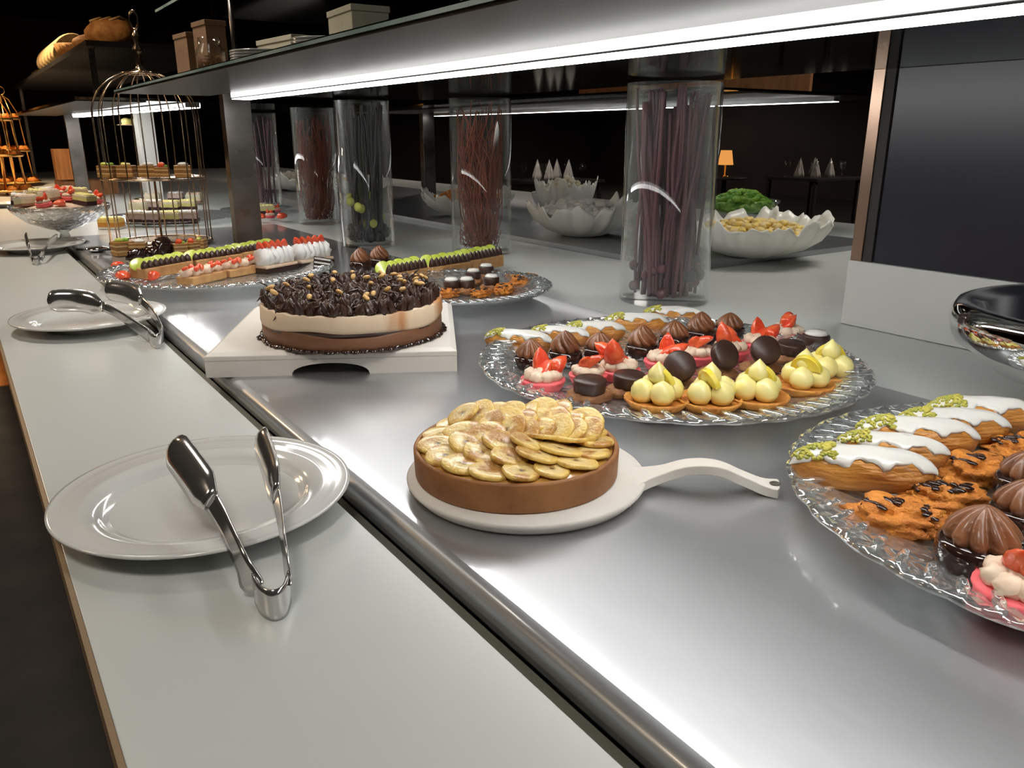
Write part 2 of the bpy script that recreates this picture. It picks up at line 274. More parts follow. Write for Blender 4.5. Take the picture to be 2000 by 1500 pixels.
def tube(pts, r, n=8, caps=True):
    pts = [Vector(p) for p in pts]; V = []; F = []; N = len(pts)
    rs = r if isinstance(r, (list, tuple)) else [r]*N
    ref = None
    for i, p in enumerate(pts):
        t = (pts[min(i+1, N-1)]-pts[max(i-1, 0)]).normalized()
        if ref is None:
            ref = Vector((0, 0, 1)) if abs(t.z) < 0.9 else Vector((1, 0, 0))
        u = ref - t*ref.dot(t)
        if u.length < 1e-5: u = t.orthogonal()
        u.normalize(); v = t.cross(u); ref = u
        for k in range(n):
            a = 2*pi*k/n; V.append(tuple(p+(u*cos(a)+v*sin(a))*rs[i]))
    for i in range(N-1):
        for k in range(n):
            l = (k+1) % n; F.append((i*n+k, i*n+l, (i+1)*n+l, (i+1)*n+k))
    if caps: F.append(tuple(range(n-1, -1, -1))); F.append(tuple((N-1)*n+k for k in range(n)))
    return V, F
def ribbon(pts, ups, widths, th, cup=0.0, nw=4):
    """strip of metal along pts; ups = across direction; widths per point; cup bends it like a spoon"""
    pts = [Vector(p) for p in pts]; N = len(pts); V = []; F = []
    cols = nw+1
    for i, p in enumerate(pts):
        t = (pts[min(i+1, N-1)]-pts[max(i-1, 0)]).normalized(); u = Vector(ups[i] if isinstance(ups, list) else ups); u = (u-t*u.dot(t)).normalized(); nn = t.cross(u)
        for side in (1, -1):
            for k in range(cols):
                s = (k/nw-0.5); cu = (cup[i] if isinstance(cup, list) else cup)
                V.append(tuple(p+u*widths[i]*s + nn*(side*th/2 + cu*(4*s*s-1)*widths[i])))
    w_ = 2*cols
    for i in range(N-1):
        a = i*w_; b = a+w_
        for k in range(cols-1):
            F.append((a+k, a+k+1, b+k+1, b+k)); F.append((a+cols+k, b+cols+k, b+cols+k+1, a+cols+k+1))
        F.append((a, b, b+cols, a+cols)); F.append((a+cols-1, a+2*cols-1, b+2*cols-1, b+cols-1))
    F.append(tuple(list(range(0, cols))+list(range(2*cols-1, cols-1, -1)))[::-1]); e = (N-1)*w_
    F.append(tuple(list(range(e, e+cols))+list(range(e+2*cols-1, e+cols-1, -1))))
    return V, F
def prism(outline, z0, z1):
    n = len(outline); V = [(x, y, z0) for x, y in outline]+[(x, y, z1) for x, y in outline]
    F = [tuple(range(n-1, -1, -1)), tuple(range(n, 2*n))]+[(i, (i+1) % n, n+(i+1) % n, n+i) for i in range(n)]
    return V, F
def spline(pts, n=8):
    pts = [Vector(p) for p in pts]; out = []
    for i in range(len(pts)-1):
        a = pts[max(i-1, 0)]; b = pts[i]; c = pts[i+1]; d = pts[min(i+2, len(pts)-1)]
        for k in range(n):
            t = k/n; out.append(0.5*((2*b)+(c-a)*t+(2*a-5*b+4*c-d)*t*t+(3*b-a-3*c+d)*t**3))
    out.append(pts[-1]); return out
def obj(name, s, m, parent=None, loc=(0, 0, 0), rot=(0, 0, 0), smooth=True, bevel=0, sub=0, label=None, auto=None):
    me = bpy.data.meshes.new(name); me.from_pydata(s[0], [], s[1]); me.validate(); me.update()
    if smooth:
        for p in me.polygons: p.use_smooth = True
    me.materials.append(m)
    o = bpy.data.objects.new(name, me); col.objects.link(o); o.location = loc; o.rotation_euler = rot
    if auto:
        try: me.set_sharp_from_angle(angle=auto)
        except Exception: pass
    if bevel:
        b = o.modifiers.new('bevel', 'BEVEL'); b.width = bevel; b.segments = 3; b.limit_method = 'ANGLE'; b.angle_limit = 0.6
        if smooth:
            try: me.set_sharp_from_angle(angle=0.7)
            except Exception: pass
    if sub: q = o.modifiers.new('sub', 'SUBSURF'); q.levels = sub; q.render_levels = sub
    if parent: o.parent = parent
    if label: o['label'] = label
    return o
def tag(o, label, cat, group=None, kind=None):
    o['label'] = label; o['category'] = cat
    if group: o['group'] = group
    if kind: o['kind'] = kind
    return o
def thing(name, label, cat, loc=(0, 0, 0), rotz=0, group=None):
    o = bpy.data.objects.new(name, None); o.empty_display_size = 0.02; col.objects.link(o); o.location = loc; o.rotation_euler = (0, 0, rotz)
    return tag(o, label, cat, group)
def struct(name, s, m, smooth=False, bevel=0):
    o = obj(name, s, m, smooth=smooth, bevel=bevel); o['kind'] = 'structure'; return o
def stuff(o): o['kind'] = 'stuff'; return o
children = {}
def dup(root, loc, rotz=0, label=None, group=None, sc=None, tilt=None):
    r = root.copy(); col.objects.link(r); r.location = loc; r.rotation_euler = (tilt[0] if tilt else 0, tilt[1] if tilt else 0, rotz)
    if sc: r.scale = (sc, sc, sc) if isinstance(sc, (int, float)) else sc
    if label: r['label'] = label
    if group: r['group'] = group
    for ch in list(root.children):
        c = ch.copy(); col.objects.link(c); c.parent = r
        for g in ch.children:
            d = g.copy(); col.objects.link(d); d.parent = c
    return r
class Kind:
    """first placement moves the prototype itself, later ones copy it"""
    def __init__(s, make): s.make = make; s.proto = None
    def put(s, loc, rotz, label, group=None, sc=1.0, tilt=(0, 0)):
        if s.proto is None:
            s.proto = s.make(); r = s.proto; r.location = loc; r.rotation_euler = (tilt[0], tilt[1], rotz); r['label'] = label
            if group: r['group'] = group
            r.scale = (sc, sc, sc) if isinstance(sc, (int, float)) else sc
            return r
        return dup(s.proto, loc, rotz, label, group, sc, tilt)

# ------------------------------------------------------------------ room shell
struct('floor', box(-7, 15, -5, 18, -0.1, 0), m_floor)
struct('floor', box(-3.5, 3.3, 4.87, 12, 0.0, 0.006), m_wfloor)
struct('ceiling', box(-7, 15, -5, 18, 3.3, 3.4), m_ceil)
struct('wall_back', box(-7, 15, 18, 18.1, 0, 3.3), m_wall)
struct('wall_front', box(-7, 15, -5.1, -5, 0, 3.3), m_wall)
struct('wall_left', box(-7.1, -7, -5, 18, 0, 3.3), m_wall)
struct('wall_right', box(15, 15.1, -5, 18, 0, 3.3), m_wall)
struct('trim_1', box(14.9, 15, 3.2, 6.2, 0.0, 3.3), m_navyw)

# ------------------------------------------------------------------ buffet counter
YN, YF = -0.7, 10.0
lg = thing('serving_ledge', 'long white laminate plate ledge in front of the steel worktop', 'counter ledge', (0, 0, 0))
obj('ledge_board', box(0.030, 0.288, YN, YF, ZC-0.03, ZC), m_white, lg, smooth=False, bevel=0.001)
obj('edge_band', box(0.0255, 0.0298, YN, YF, ZC-0.03, ZC-0.0005), m_edge, lg, smooth=False, label='tan wooden edge band')
ca = thing('buffet_counter', 'dark buffet base carrying the white worktops and steel insets', 'buffet counter', (0, 0, 0))
obj('carcass', box(0.10, 3.3, YN, YF, 0.0062, ZC-0.062), m_dark, ca, smooth=False)
obj('gap_channel', box(0.2885, 0.3195, YN, 3.55, ZC-0.0619, ZC-0.030), m_gap, ca, smooth=False, label='white channel floor painted grey green as shade')
tag(obj('spine_worktop', box(1.160, 1.712, YN, YF, ZC-0.0618, ZC-0.001), m_white, smooth=False, bevel=0.001), 'white laminate worktop strip under the glass vases', 'worktop')
tag(obj('far_worktop', box(0.2885, 1.1595, 3.558, YF, ZC-0.0618, ZC-0.001), m_white, smooth=False, bevel=0.001), 'white laminate worktop beyond the end of the steel worktop', 'worktop')
tag(obj('rear_worktop', box(1.713, 3.3, YN, YF, ZC-0.0618, ZC-0.0015), m_white, smooth=False, bevel=0.001), 'white laminate worktop on the far side under the steel board', 'worktop')
# steel inset with a rolled front edge
pr = [(0.336, 0.0), (0.330, -0.0008), (0.325, -0.0030), (0.3215, -0.007), (0.3200, -0.012), (0.3200, -0.026), (0.3240, -0.027), (0.3240, -0.050), (0.334, -0.050), (0.334, -0.02)]
def sweep_y(pr, y0, y1, n=2):
    V = []; F = []; m_ = len(pr)
    for i in range(n):
        y = y0+(y1-y0)*i/(n-1); V += [(x, y, z+ZC) for x, z in pr]
    for i in range(n-1):
        for k in range(m_-1): F.append((i*m_+k, i*m_+k+1, (i+1)*m_+k+1, (i+1)*m_+k))
    return V, F
st = thing('steel_worktop', 'brushed stainless steel worktop with rolled front edge under the cakes', 'steel worktop', (0, 0, 0))
obj('steel_plate', box(0.3355, 1.157, YN, 3.556, ZC-0.02, ZC), m_steel, st, smooth=False)
obj('rolled_edge', sweep_y(pr, YN, 3.556), m_steel, st, label='bright rounded front edge')
rs = tag(obj('rear_board', box(1.716, 2.70, 1.617, 5.6, ZC-0.0014, ZC+0.016), m_steel, smooth=False, bevel=0.001), 'raised steel board carrying the shell bowls at the rear', 'serving board')

# ------------------------------------------------------------------ shelves with LED profiles
ZS = ZC+0.498; ZR = ZC+0.506
def ledprofile(root, x0, y0, x1, y1, m, w=0.055, flip=1, ZS=None):
    ZS = ZS or ZC+0.498
    d = Vector((x1-x0, y1-y0, 0)); L = d.length; a = math.atan2(d.y, d.x)-pi/2
    def b_(a0, a1, z0, z1):
        a0, a1 = sorted((a0*flip, a1*flip)); return xf(box(a0, a1, 0, L, z0, z1), Matrix.Translation((x0, y0, 0)) @ Matrix.Rotation(a, 4, 'Z'))
    hs = obj('profile_housing', b_(0.0, w, ZS-0.0195, ZS-0.0002), m_alu, root, smooth=False)
    if w > 0.03: obj('led_tube', b_(-0.0015, -0.0001, ZS-0.0165, ZS-0.0035), m_tube, hs, smooth=False, label='thin upper light line')
    if w > 0.03: obj('led_side_fill', b_(w+0.0001, w+0.0016, ZS-0.0190, ZS-0.0030), m, hs, smooth=False, label='added glowing far side brightening the vase worktop')  # extra glow added on the far side to brighten the vase worktop
    obj('led_diffuser', b_(0.001, w-0.001, ZS-0.0215, ZS-0.0197), m, hs, smooth=False, label='wide glowing light strip')
sh = thing('sneeze_guard_shelf', 'long smoked glass shelf with bright light strip above the desserts', 'glass shelf', (0, 0, 0))
obj('glass_panel', box(0.445, 1.488, YN, 2.72, ZS, ZS+0.007), m_shelf, sh, smooth=False)
obj('steel_underside', box(0.4465, 0.717, YN, 2.72, ZS-0.004, ZS-0.0002), m_under, sh, smooth=False, label='added dark metal panel hiding the strip reflection')
obj('polished_edge', box(0.4435, 0.4449, YN, 2.72, ZS+0.0002, ZS+0.0050), m_shelfedge, sh, smooth=False, label='pale green polished glass edge')
ledprofile(sh, 0.722, YN, 0.720, 2.50, m_led)
sh2 = thing('sneeze_guard_shelf', 'shorter smoked glass shelf with light strip beyond the birdcage', 'glass shelf', (0, 0, 0))
obj('glass_panel', box(0.42, 1.70, 3.38, 6.3, ZS, ZS+0.010), m_shelf, sh2, smooth=False)
obj('steel_underside', box(0.425, 0.66, 3.39, 6.29, ZS-0.004, ZS-0.0002), m_under, sh2, smooth=False, label='added dark metal panel hiding the strip reflection')
ledprofile(sh2, 0.80, 3.40, 0.67, 5.60, m_led)
sh3 = thing('sneeze_guard_shelf', 'rear smoked glass shelf with thin light strip over the shell bowls', 'glass shelf', (0, 0, 0))
obj('glass_panel', box(1.85, 2.95, 1.73, 4.8, ZR, ZR+0.007), m_shelf, sh3, smooth=False)
obj('steel_underside', box(2.10, 2.522, 1.74, 4.79, ZR-0.004, ZR-0.0002), m_under, sh3, smooth=False, label='added dark metal panel hiding the strip reflection')  # panel added to hide the light strip's reflection in the glass
ledprofile(sh3, 2.53, 1.76, 2.53, 4.55, m_led2, flip=1, w=0.030, ZS=ZR)
obj('rear_fascia', box(2.58, 2.595, 1.9, 3.2, ZR+0.012, ZR+0.16), m_wood, sh3, smooth=False, label='brown panel above the rear light strip')
us = thing('upper_glass_shelf', 'dark upper glass shelf high above the first light strip', 'glass shelf', (0, 0, 0))
obj('glass_panel', box(0.755, 1.45, 1.2, 3.5, ZC+0.82, ZC+0.83), m_shelf, us, smooth=False)
obj('polished_edge', box(0.7535, 0.7549, 1.2, 3.5, ZC+0.8205, ZC+0.8295), m_shelfedge, us, smooth=False)
for q in (1.3, 2.66): obj('support_rod', tube([(0.79, q, ZS+0.0072), (0.79, q, ZC+0.82)], 0.008, 10), m_steelpost, us)

def post(x0, x1, y0, y1, z0, z1, label):
    t = thing('shelf_post', label, 'shelf post', ((x0+x1)/2, (y0+y1)/2, z0))
    w_ = (x1-x0)/2; d = (y1-y0)/2
    obj('upright', box(-w_, w_, -d, d, 0.004, z1-z0-0.006), m_steelpost, t, smooth=False, bevel=0.001)
    obj('foot_plate', box(-w_-0.006, w_+0.006, -d-0.006, d+0.006, 0, 0.004), m_steelpost, t, smooth=False)
    obj('top_plate', box(-w_, w_, -d, d, z1-z0-0.006, z1-z0), m_steelpost, t, smooth=False)
    return t
post(0.738, 0.822, 2.655, 2.70, ZC, ZS-0.0002, 'flat brushed steel shelf post beside the birdcage')
post(0.665, 0.745, 5.95, 5.99, ZC, ZS, 'dull steel shelf post at the far left beyond the birdcage')
post(2.49, 2.57, 4.62, 4.67, ZC, ZR-0.0042, 'slim steel post under the rear shelf seen between the vases')
BX = 1.50
bl = thing('white_plinth', 'white rectangular plinth at the right under the dark panel', 'plinth', (0, 0, 0))
obj('plinth_body', box(BX, BX+0.20, YN, 0.967, ZC, ZC+0.133), m_whitebox, bl, smooth=False, bevel=0.001)
cp = thing('shelf_post', 'tall square steel post standing at the left end of the dark panel', 'shelf post', (1.517, 0.953, ZC+0.133))
obj('upright', box(-0.014, 0.014, -0.012, 0.012, 0, 0.66), m_reflect_steel, cp, smooth=False, bevel=0.001)
obj('shaded_side', box(-0.010, 0.016, -0.032, -0.0125, 0, 0.66), m_dark, cp, smooth=False, label='post side with its shade painted dark')  # unlit face of the post, its shade put in as a dark box
tag(obj('navy_panel', box(1.510, 1.535, YN, 0.918, ZC+0.1332, ZC+0.80), m_navy, smooth=False, bevel=0.001), 'large dark navy glossy panel standing on the white plinth', 'panel')
tag(obj('lit_pillar', box(0.905, 0.99, 4.95, 5.06, ZC, ZS-0.0005), m_porc, smooth=False), 'bright white pillar seen through the birdcage', 'pillar')

# ------------------------------------------------------------------ crockery builders
def make_plate(R, label, loc):
    t = thing('dinner_plate', label, 'plate', loc)
    k = R/0.149
    prof = [(0.0001, 0.006), (0.075, 0.006), (0.078, 0.000), (0.084, 0.000), (0.087, 0.007), (0.112, 0.015), (0.146, 0.0195), (0.149, 0.0215),
            (0.1485, 0.0235), (0.145, 0.0235), (0.136, 0.0215), (0.1345, 0.0222), (0.130, 0.0205), (0.1285, 0.0213), (0.123, 0.0195), (0.1215, 0.0203), (0.1165, 0.0190),
            (0.108, 0.0175), (0.103, 0.0140), (0.099, 0.0105), (0.094, 0.0092), (0.0001, 0.0090)]
    obj('plate_body', lathe([(r*k, z*1.1) for r, z in prof], 96), m_porc, t)
    return t
def make_tongs(name_label, parent_paths):
    pass
PX = Vector((0.169, 0.819, ZC)); make_plate(0.149, 'large white plate under the tongs nearest the camera', PX)
make_plate(0.147, 'white plate under the crossed gold-reflecting tongs at left', Vector((0.195, 1.834, ZC)))
make_plate(0.150, 'far white plate with small tongs at the left edge', P(72, 490, 0.0))
make_plate(0.13, 'white plate at the very far left beside the golden stands', P(12, 404, 0.0))

def tongs(label, A, B, bend, zup=(0, 0, 1), wb=0.030, blade=0.038, tw=(0.50, 0.20)):
    """A, B: control points of the two arms from bend to tip; bend: points of the U"""
    t = thing('serving_tongs', label, 'tongs', bend[len(bend)//2])
    o = Vector(bend[len(bend)//2])
    bp_ = spline(bend, 6)
    obj('spring_bend', ribbon([p-o for p in bp_], zup, [wb]*len(bp_), 0.0016), m_tong, t)
    for ai, pts in enumerate((A, B)):
        q = spline(pts, 10); N = len(q); ws = []; cups = []
        for i in range(N):
            s = i/(N-1)
            if s < 0.56: wv = wb+(0.018-wb)*min(1, s/0.4)
            elif s < 0.66: wv = 0.018+(blade-0.018)*((s-0.56)/0.10)
            elif s < 0.9: wv = blade
            else: wv = blade*math.sqrt(max(0.02, 1-((s-0.9)/0.1)**2))
            ws.append(wv); cups.append(0.0 if s < 0.56 else 0.16)
        k = int(N*0.58); us_ = [tuple(Vector(zup)*(1-0.45*min(1, i/(N*.5)))+cR*tw[ai]*min(1, i/(N*.5))) for i in range(N)]
        obj('arm', ribbon([p-o for p in q[:k+1]], us_[:k+1], ws[:k+1], 0.0016), m_tong, t)
        obj('gripping_blade', ribbon([p-o for p in q[k:]], us_[k:], ws[k:], 0.0016, cups[k:]), m_tong, t)
    return t
def T(px, py, z): return P(px, py, z)
A = [T(496, 1150, .014), T(468, 1090, .036), T(425, 1000, .052), T(380, 930, .064), T(335, 868, .076)]
B = [T(566, 1145, .014), T(556, 1075, .038), T(544, 990, .052), T(528, 915, .064), T(506, 852, .076)]
bend = [T(496, 1150, .014), T(508, 1172, .014), T(532, 1184, .014), T(556, 1174, .014), T(566, 1145, .014)]
tongs('polished steel serving tongs lying on the nearest white plate', A, B, bend)
A = [T(290, 655, .014), T(255, 630, .032), T(215, 605, .050), T(160, 588, .062), T(92, 588, .066)]
B = [T(318, 650, .014), T(303, 620, .034), T(282, 594, .046), T(255, 574, .056), T(205, 566, .060)]
bend = [T(290, 655, .014), T(296, 664, .014), T(306, 667, .014), T(315, 662, .014), T(318, 650, .014)]
tongs('dark reflecting serving tongs on the middle white plate', A, B, bend, wb=0.028, blade=0.046, tw=(.1, .3))
A = [T(62, 507, .012), T(60, 498, .03), T(57, 485, .045), T(53, 472, .055), T(50, 458, .065)]
B = [T(78, 507, .012), T(84, 495, .03), T(90, 483, .04), T(100, 470, .045), T(112, 462, .05)]
bend = [T(62, 507, .012), T(66, 510, .012), T(70, 511, .012), T(74, 510, .012), T(78, 507, .012)]
tongs('small steel tongs upright on the far left plate', A, B, bend, wb=0.02, blade=0.026, tw=(.2, .2))
# black handled serving spoon lying beyond the far plate
sp = thing('serving_spoon', 'dark serving spoon lying on the worktop left of the far dessert platter', 'spoon', P(190, 492, 0.0))
o_ = sp.location
obj('handle', tube([P(150, 487, .008)-o_, P(190, 488, .010)-o_, P(222, 487, .012)-o_], 0.004, 8), m_black, sp)
obj('spoon_bowl', mv(blob(0.045, 0.03, 0.010, amp=0), 0, 0, 0.010, rz=-0.5), m_chrome, sp)

# pressed glass platters
def make_platter(R, label, loc, n=192, lobes=32):
    t = thing('glass_platter', label, 'platter', loc)
    k = R/0.305
    prof = [(0.0001, 0.002), (0.12, 0.002), (0.125, 0.0), (0.135, 0.0), (0.14, 0.003), (0.22, 0.006), (0.255, 0.014), (0.29, 0.026), (0.305, 0.030),
            (0.306, 0.034), (0.300, 0.0355), (0.285, 0.032), (0.250, 0.020), (0.215, 0.0115), (0.13, 0.010), (0.0001, 0.010)]
    def fr(a, i, r):
        if 7 <= i <= 11: return r*k*(1+0.012*abs(sin(a*lobes/2))+0.0)
        return r*k
    def fz(a, i, z):
        if 5 <= i <= 7: return z+0.0015*sin(a*lobes*2)
        if 10 <= i <= 12: return z+0.0022*sin(a*lobes*2)
        return z
    obj('platter_dish', lathe(prof, n, fr, fz), m_press, t)
    # ribbed rim: short glass leaves pressed around the border
    leaf = []
    for q in range(lobes*2):
        a = 2*pi*q/(lobes*2)
        leaf.append(mv(blob(0.021, 0.0055, 0.0032, 8, 5), 0.283*k*cos(a), 0.283*k*sin(a), 0.0335, rz=a+0.5, ry=-0.0))
    obj('ribbed_border', join(*leaf), m_press, t)
    return t
PL1 = Vector((0.917, 0.889, ZC)); make_platter(0.305, 'large round pressed glass platter of mixed pastries behind the banana tart', PL1)
PL2 = Vector((0.894, 0.260, ZC)); make_platter(0.300, 'round pressed glass platter cut off at the lower right corner', PL2)
PL3 = Vector((0.975, 1.655, ZC)); make_platter(0.225, 'glass platter partly hidden behind the chocolate cake', PL3)
PL4 = Vector((0.569, 2.239, ZC)); make_platter(0.300, 'wide glass platter with kiwi and strawberry bars left of the chocolate cake', PL4)
ZP = 0.0112     # height of the platter well above the counter

# ------------------------------------------------------------------ pastry kinds
def superbody(L, W, H, n=28, m_=18, amp=0.05, seed=0, bend=0.0):
    V = []; F = []
    for i in range(m_+1):
        s = -1+2*i/m_; rr = (1-abs(s)**3.2)**0.5
        for k in range(n):
            a = 2*pi*k/n; d = Vector((s*1.5, cos(a), sin(a)))
            q = 1+amp*mn.noise(d*2.2+Vector((seed, 0, 0)))
            y = cos(a)*W*rr*q; z = sin(a)*H*rr*q
            if z < -H*0.72: z = -H*0.72
            V.append((s*L, y+bend*s*s, z+H*0.72))
    for i in range(m_):
        for k in range(n):
            l = (k+1) % n; F.append((i*n+k, (i+1)*n+k, (i+1)*n+l, i*n+l))
    F.append(tuple(range(n))); F.append(tuple(m_*n+k for k in range(n-1, -1, -1)))
    return V, F
def eclair_factory(seed):
    def mk():
        t = thing('eclair', 'x', 'eclair')
        L, W, H = 0.060, 0.021, 0.020
        obj('choux_body', superbody(L, W, H, seed=seed), m_choux, t)
        V = []; F = []; n = 18; m_ = 26
        for lay in (0, 1):
            for i in range(m_+1):
                s = -1.0+1.96*i/m_; rr = max(0.0, (1-min(1, abs(s))**3.2))**0.5
                half = 0.92+0.20*sin(i*0.8+seed)+0.10*sin(i*1.9+seed*2)
                for k in range(n+1):
                    a = pi/2+(k/n-0.5)*2*half
                    q = 1+0.05*mn.noise(Vector((s*3, cos(a)*2.2, sin(a)*2.2+seed)))
                    g = (1.10 if lay == 0 else 1.0) if 0 < k < n else 1.02
                    V.append((s*L*(1.02 if lay == 0 else 1), cos(a)*W*rr*q*g, sin(a)*H*rr*q*g+H*0.72))
        w_ = n+1; o2 = (m_+1)*w_
        for i in range(m_):
            for k in range(n):
                a0 = i*w_+k; F.append((a0, a0+w_, a0+w_+1, a0+1)); F.append((o2+a0, o2+a0+1, o2+a0+w_+1, o2+a0+w_))
            for k in (0, n):
                a0 = i*w_+k; F.append((a0, a0+w_, o2+a0+w_, o2+a0))
        ic = obj('icing', (V, F), m_icing, t)
        rng = random.Random(seed); cr = []
        for q in range(130):
            s = -0.97+0.55*rng.random()**0.8; a = pi/2+(rng.random()-0.5)*1.7; rr = (1-abs(s)**3.2)**0.5
            cr.append(mv(blob(0.0026, 0.0017, 0.0017, 6, 4), s*L, cos(a)*W*rr*1.1, sin(a)*H*rr*1.14+H*0.72, rz=rng.random()*3, rx=rng.random()*3))
        stuff(obj('pistachio_crumbs', join(*cr), m_pist, ic)); return t
    return mk
EC = [Kind(eclair_factory(i)) for i in range(3)]
def rosette(R, H, flutes=9, twist=1.2, n=108, m_=16, amp=0.20, tip=1.0):
    prof = []
    for i in range(m_+1):
        s = i/m_; prof.append((R*max(0.0001, (1-s**1.7)**0.8)*(0.86+0.14*min(1, s*6)), H*s**(0.9)))
    def fr(a, i, r):
        s = i/m_; c = cos(flutes*(a+twist*s)); return r*(1-amp+amp*(abs(cos(flutes/2*(a+twist*s)))**0.7)*1.35)
    return lathe(prof, n, fr)
def choc_factory(v):
    def mk():
        t = thing('chocolate_rosette_cake', 'x', 'small cake')
        obj('glazed_base', lathe([(0.021, 0), (0.0235, 0.002), (0.0245, 0.010), (0.024, 0.018), (0.0215, 0.0205), (0.0001, 0.0205)], 40), m_choc, t)
        obj('piped_rosette', mv(rosette(0.0215, 0.030 if v else 0.024, 8 if v else 10, 1.3 if v else 0.3), 0, 0, 0.0195), m_ros, t); return t
    return mk
CH = [Kind(choc_factory(0)), Kind(choc_factory(1))]
def strawpiece(s=1.0, seed=0):
    def f(a, i, r): return r*(1+0.05*sin(3*a+seed))
    v = lathe([(0.0001, 0), (0.007, 0.001), (0.0095, 0.005), (0.0085, 0.012), (0.005, 0.019), (0.0001, 0.024)], 20, f)
    return [(x*s, max(y, -0.002)*s, z*s) for x, y, z in v[0]], v[1]
def mac_factory(v):
    def mk():
        t = thing('strawberry_macaron', 'x', 'macaron')
        sh_ = lathe([(0.016, 0), (0.0225, 0.0015), (0.0255, 0.006), (0.0262, 0.010), (0.0275, 0.0115), (0.0268, 0.014), (0.0001, 0.014)], 44, lambda a, i, r: r*(1+(0.015*sin(a*23+i) if i > 3 else 0)))
        obj('pink_shell', sh_, m_pink, t)
        cr = [mv(blob(0.0095, 0.0095, 0.0075, 12, 8, 0.25, 3, q+v), 0.015*cos(q*pi/4), 0.015*sin(q*pi/4), 0.0185) for q in range(8)]+[mv(blob(0.014, 0.014, 0.009, 14, 8, 0.3, 3, v), 0, 0, 0.019)]
        crm = obj('cream', join(*cr), m_cream, t)
        pcs = [(0.002, 0.006, 0.022, 0.2, -0.3), (0.010, -0.004, 0.021, 1.9, 0.9), (-0.010, -0.003, 0.020, -1.3, -1.0)] if v != 1 else [(0.0, 0.0, 0.024, 0.0, 0.9), (0.008, 0.006, 0.022, 2.0, -0.8)]
        for x, y, z, rz, rx in pcs: obj('strawberry_piece', mv(strawpiece(1.2+0.25*(v == 2), v), x, y, z, rz=rz, rx=rx), m_straw, crm)
        if False: obj('pink_lid', mv(sh_, -0.002, 0.010, 0.026, rx=-0.65, sc=(0.85, 0.85, 0.6)), m_pink, t)
        return t
    return mk
MA = [Kind(mac_factory(0)), Kind(mac_factory(1)), Kind(mac_factory(2))]
def disc_factory(v):
    def mk():
        t = thing('chocolate_topped_biscuit', 'x', 'biscuit')
        obj('biscuit', mv(blob(0.027, 0.023, 0.009, 24, 12, 0.25, 3, 4+v, flat=-0.007), 0, 0, 0.007), m_brown, t)
        cy = lathe([(0.0165, 0), (0.0185, 0.001), (0.019, 0.014 if v != 1 else 0.009), (0.0175, 0.016 if v != 1 else 0.011), (0.0001, 0.016 if v != 1 else 0.011)], 36)
        if v == 0: obj('chocolate_disc', mv(cy, 0, -0.002, 0.0115, rx=0.05), m_chocmat, t)
        if v == 1: obj('chocolate_disc', mv(cy, 0.0, -0.006, 0.030, rx=1.05), m_chocmat, t)
        if v == 2:
            obj('chocolate_disc', mv(cy, 0, 0, 0.0115), m_chocmat, t)
            obj('white_cap', lathe([(0.0001, 0.0272), (0.015, 0.0274), (0.016, 0.029), (0.012, 0.033), (0.0001, 0.034)], 30), m_icing, t)
        return t
    return mk
DI = [Kind(disc_factory(i)) for i in range(3)]
def lemon_factory(v):
    def mk():
        t = thing('lemon_tartlet', 'x', 'tartlet')
        obj('tartlet_shell', lathe([(0.030, 0), (0.034, 0.001), (0.0425, 0.010), (0.0435, 0.013), (0.041, 0.0135), (0.038, 0.010), (0.0001, 0.009)], 96, lambda a, i, r: r*(1+(0.022*sin(a*26) if 1 <= i <= 4 else 0)), ), m_crust, t)
        pos = [(0.016, 0.004), (-0.012, 0.015), (-0.014, -0.013), (0.010, -0.020)] if v else [(0.020, 0.0), (0, 0.020), (-0.020, 0), (0, -0.018)]
        for i, (x, y) in enumerate(pos):
            obj('cream_ball', mv(lathe([(0.0001, 0), (0.012, 0.001), (0.0165, 0.009), (0.0165, 0.017), (0.0125, 0.025), (0.005, 0.030), (0.0001, 0.032)], 24), x, y, 0.010, sc=0.98), m_lemon, t)
        obj('cream_ball', mv(lathe([(0.0001, 0), (0.010, 0.001), (0.0135, 0.008), (0.013, 0.016), (0.008, 0.022), (0.003, 0.027), (0.0001, 0.030)], 24), 0.0, 0.0, 0.033), m_lemon, t)
        seg = prism([(0.022*cos(a), 0.022*sin(a)) for a in [pi*k/12 for k in range(13)]], -0.004, 0.004)
        obj('lemon_segment', mv(seg, -0.006 if v else 0.006, 0.002, 0.034, rx=1.25, rz=0.4 if v else 2.0), m_yel, t, bevel=0.001)
        return t
    return mk
LE = [Kind(lemon_factory(0)), Kind(lemon_factory(1))]
def cookie_factory(v):
    def mk():
        t = thing('orange_almond_biscuit', 'x', 'biscuit')
        b_ = blob(0.040, 0.026, 0.017, 40, 24, 0.55, 3.2, 11+v*5, flat=-0.009)
        obj('biscuit_body', mv(b_, 0, 0, 0.009), m_cookie, t)
        rng = random.Random(v); fl = []
        for q in range(16):
            x = rng.uniform(-0.028, 0.03); y = rng.uniform(-0.013, 0.013); zt = 0.009+0.0165*math.sqrt(max(0, 1-(x/0.042)**2-(y/0.028)**2))
            fl.append(mv(blob(0.0075*rng.uniform(.6, 1.2), 0.004, 0.002, 8, 5, 0.4, 3, q), x, y, zt, rz=rng.uniform(0, 3), rx=rng.uniform(-.3, .3)))
        stuff(obj('chocolate_flakes', join(*fl), m_choc, t)); return t
    return mk
CO = [Kind(cookie_factory(0)), Kind(cookie_factory(1))]

RA = -YAW    # direction "to the camera's right" on the counter
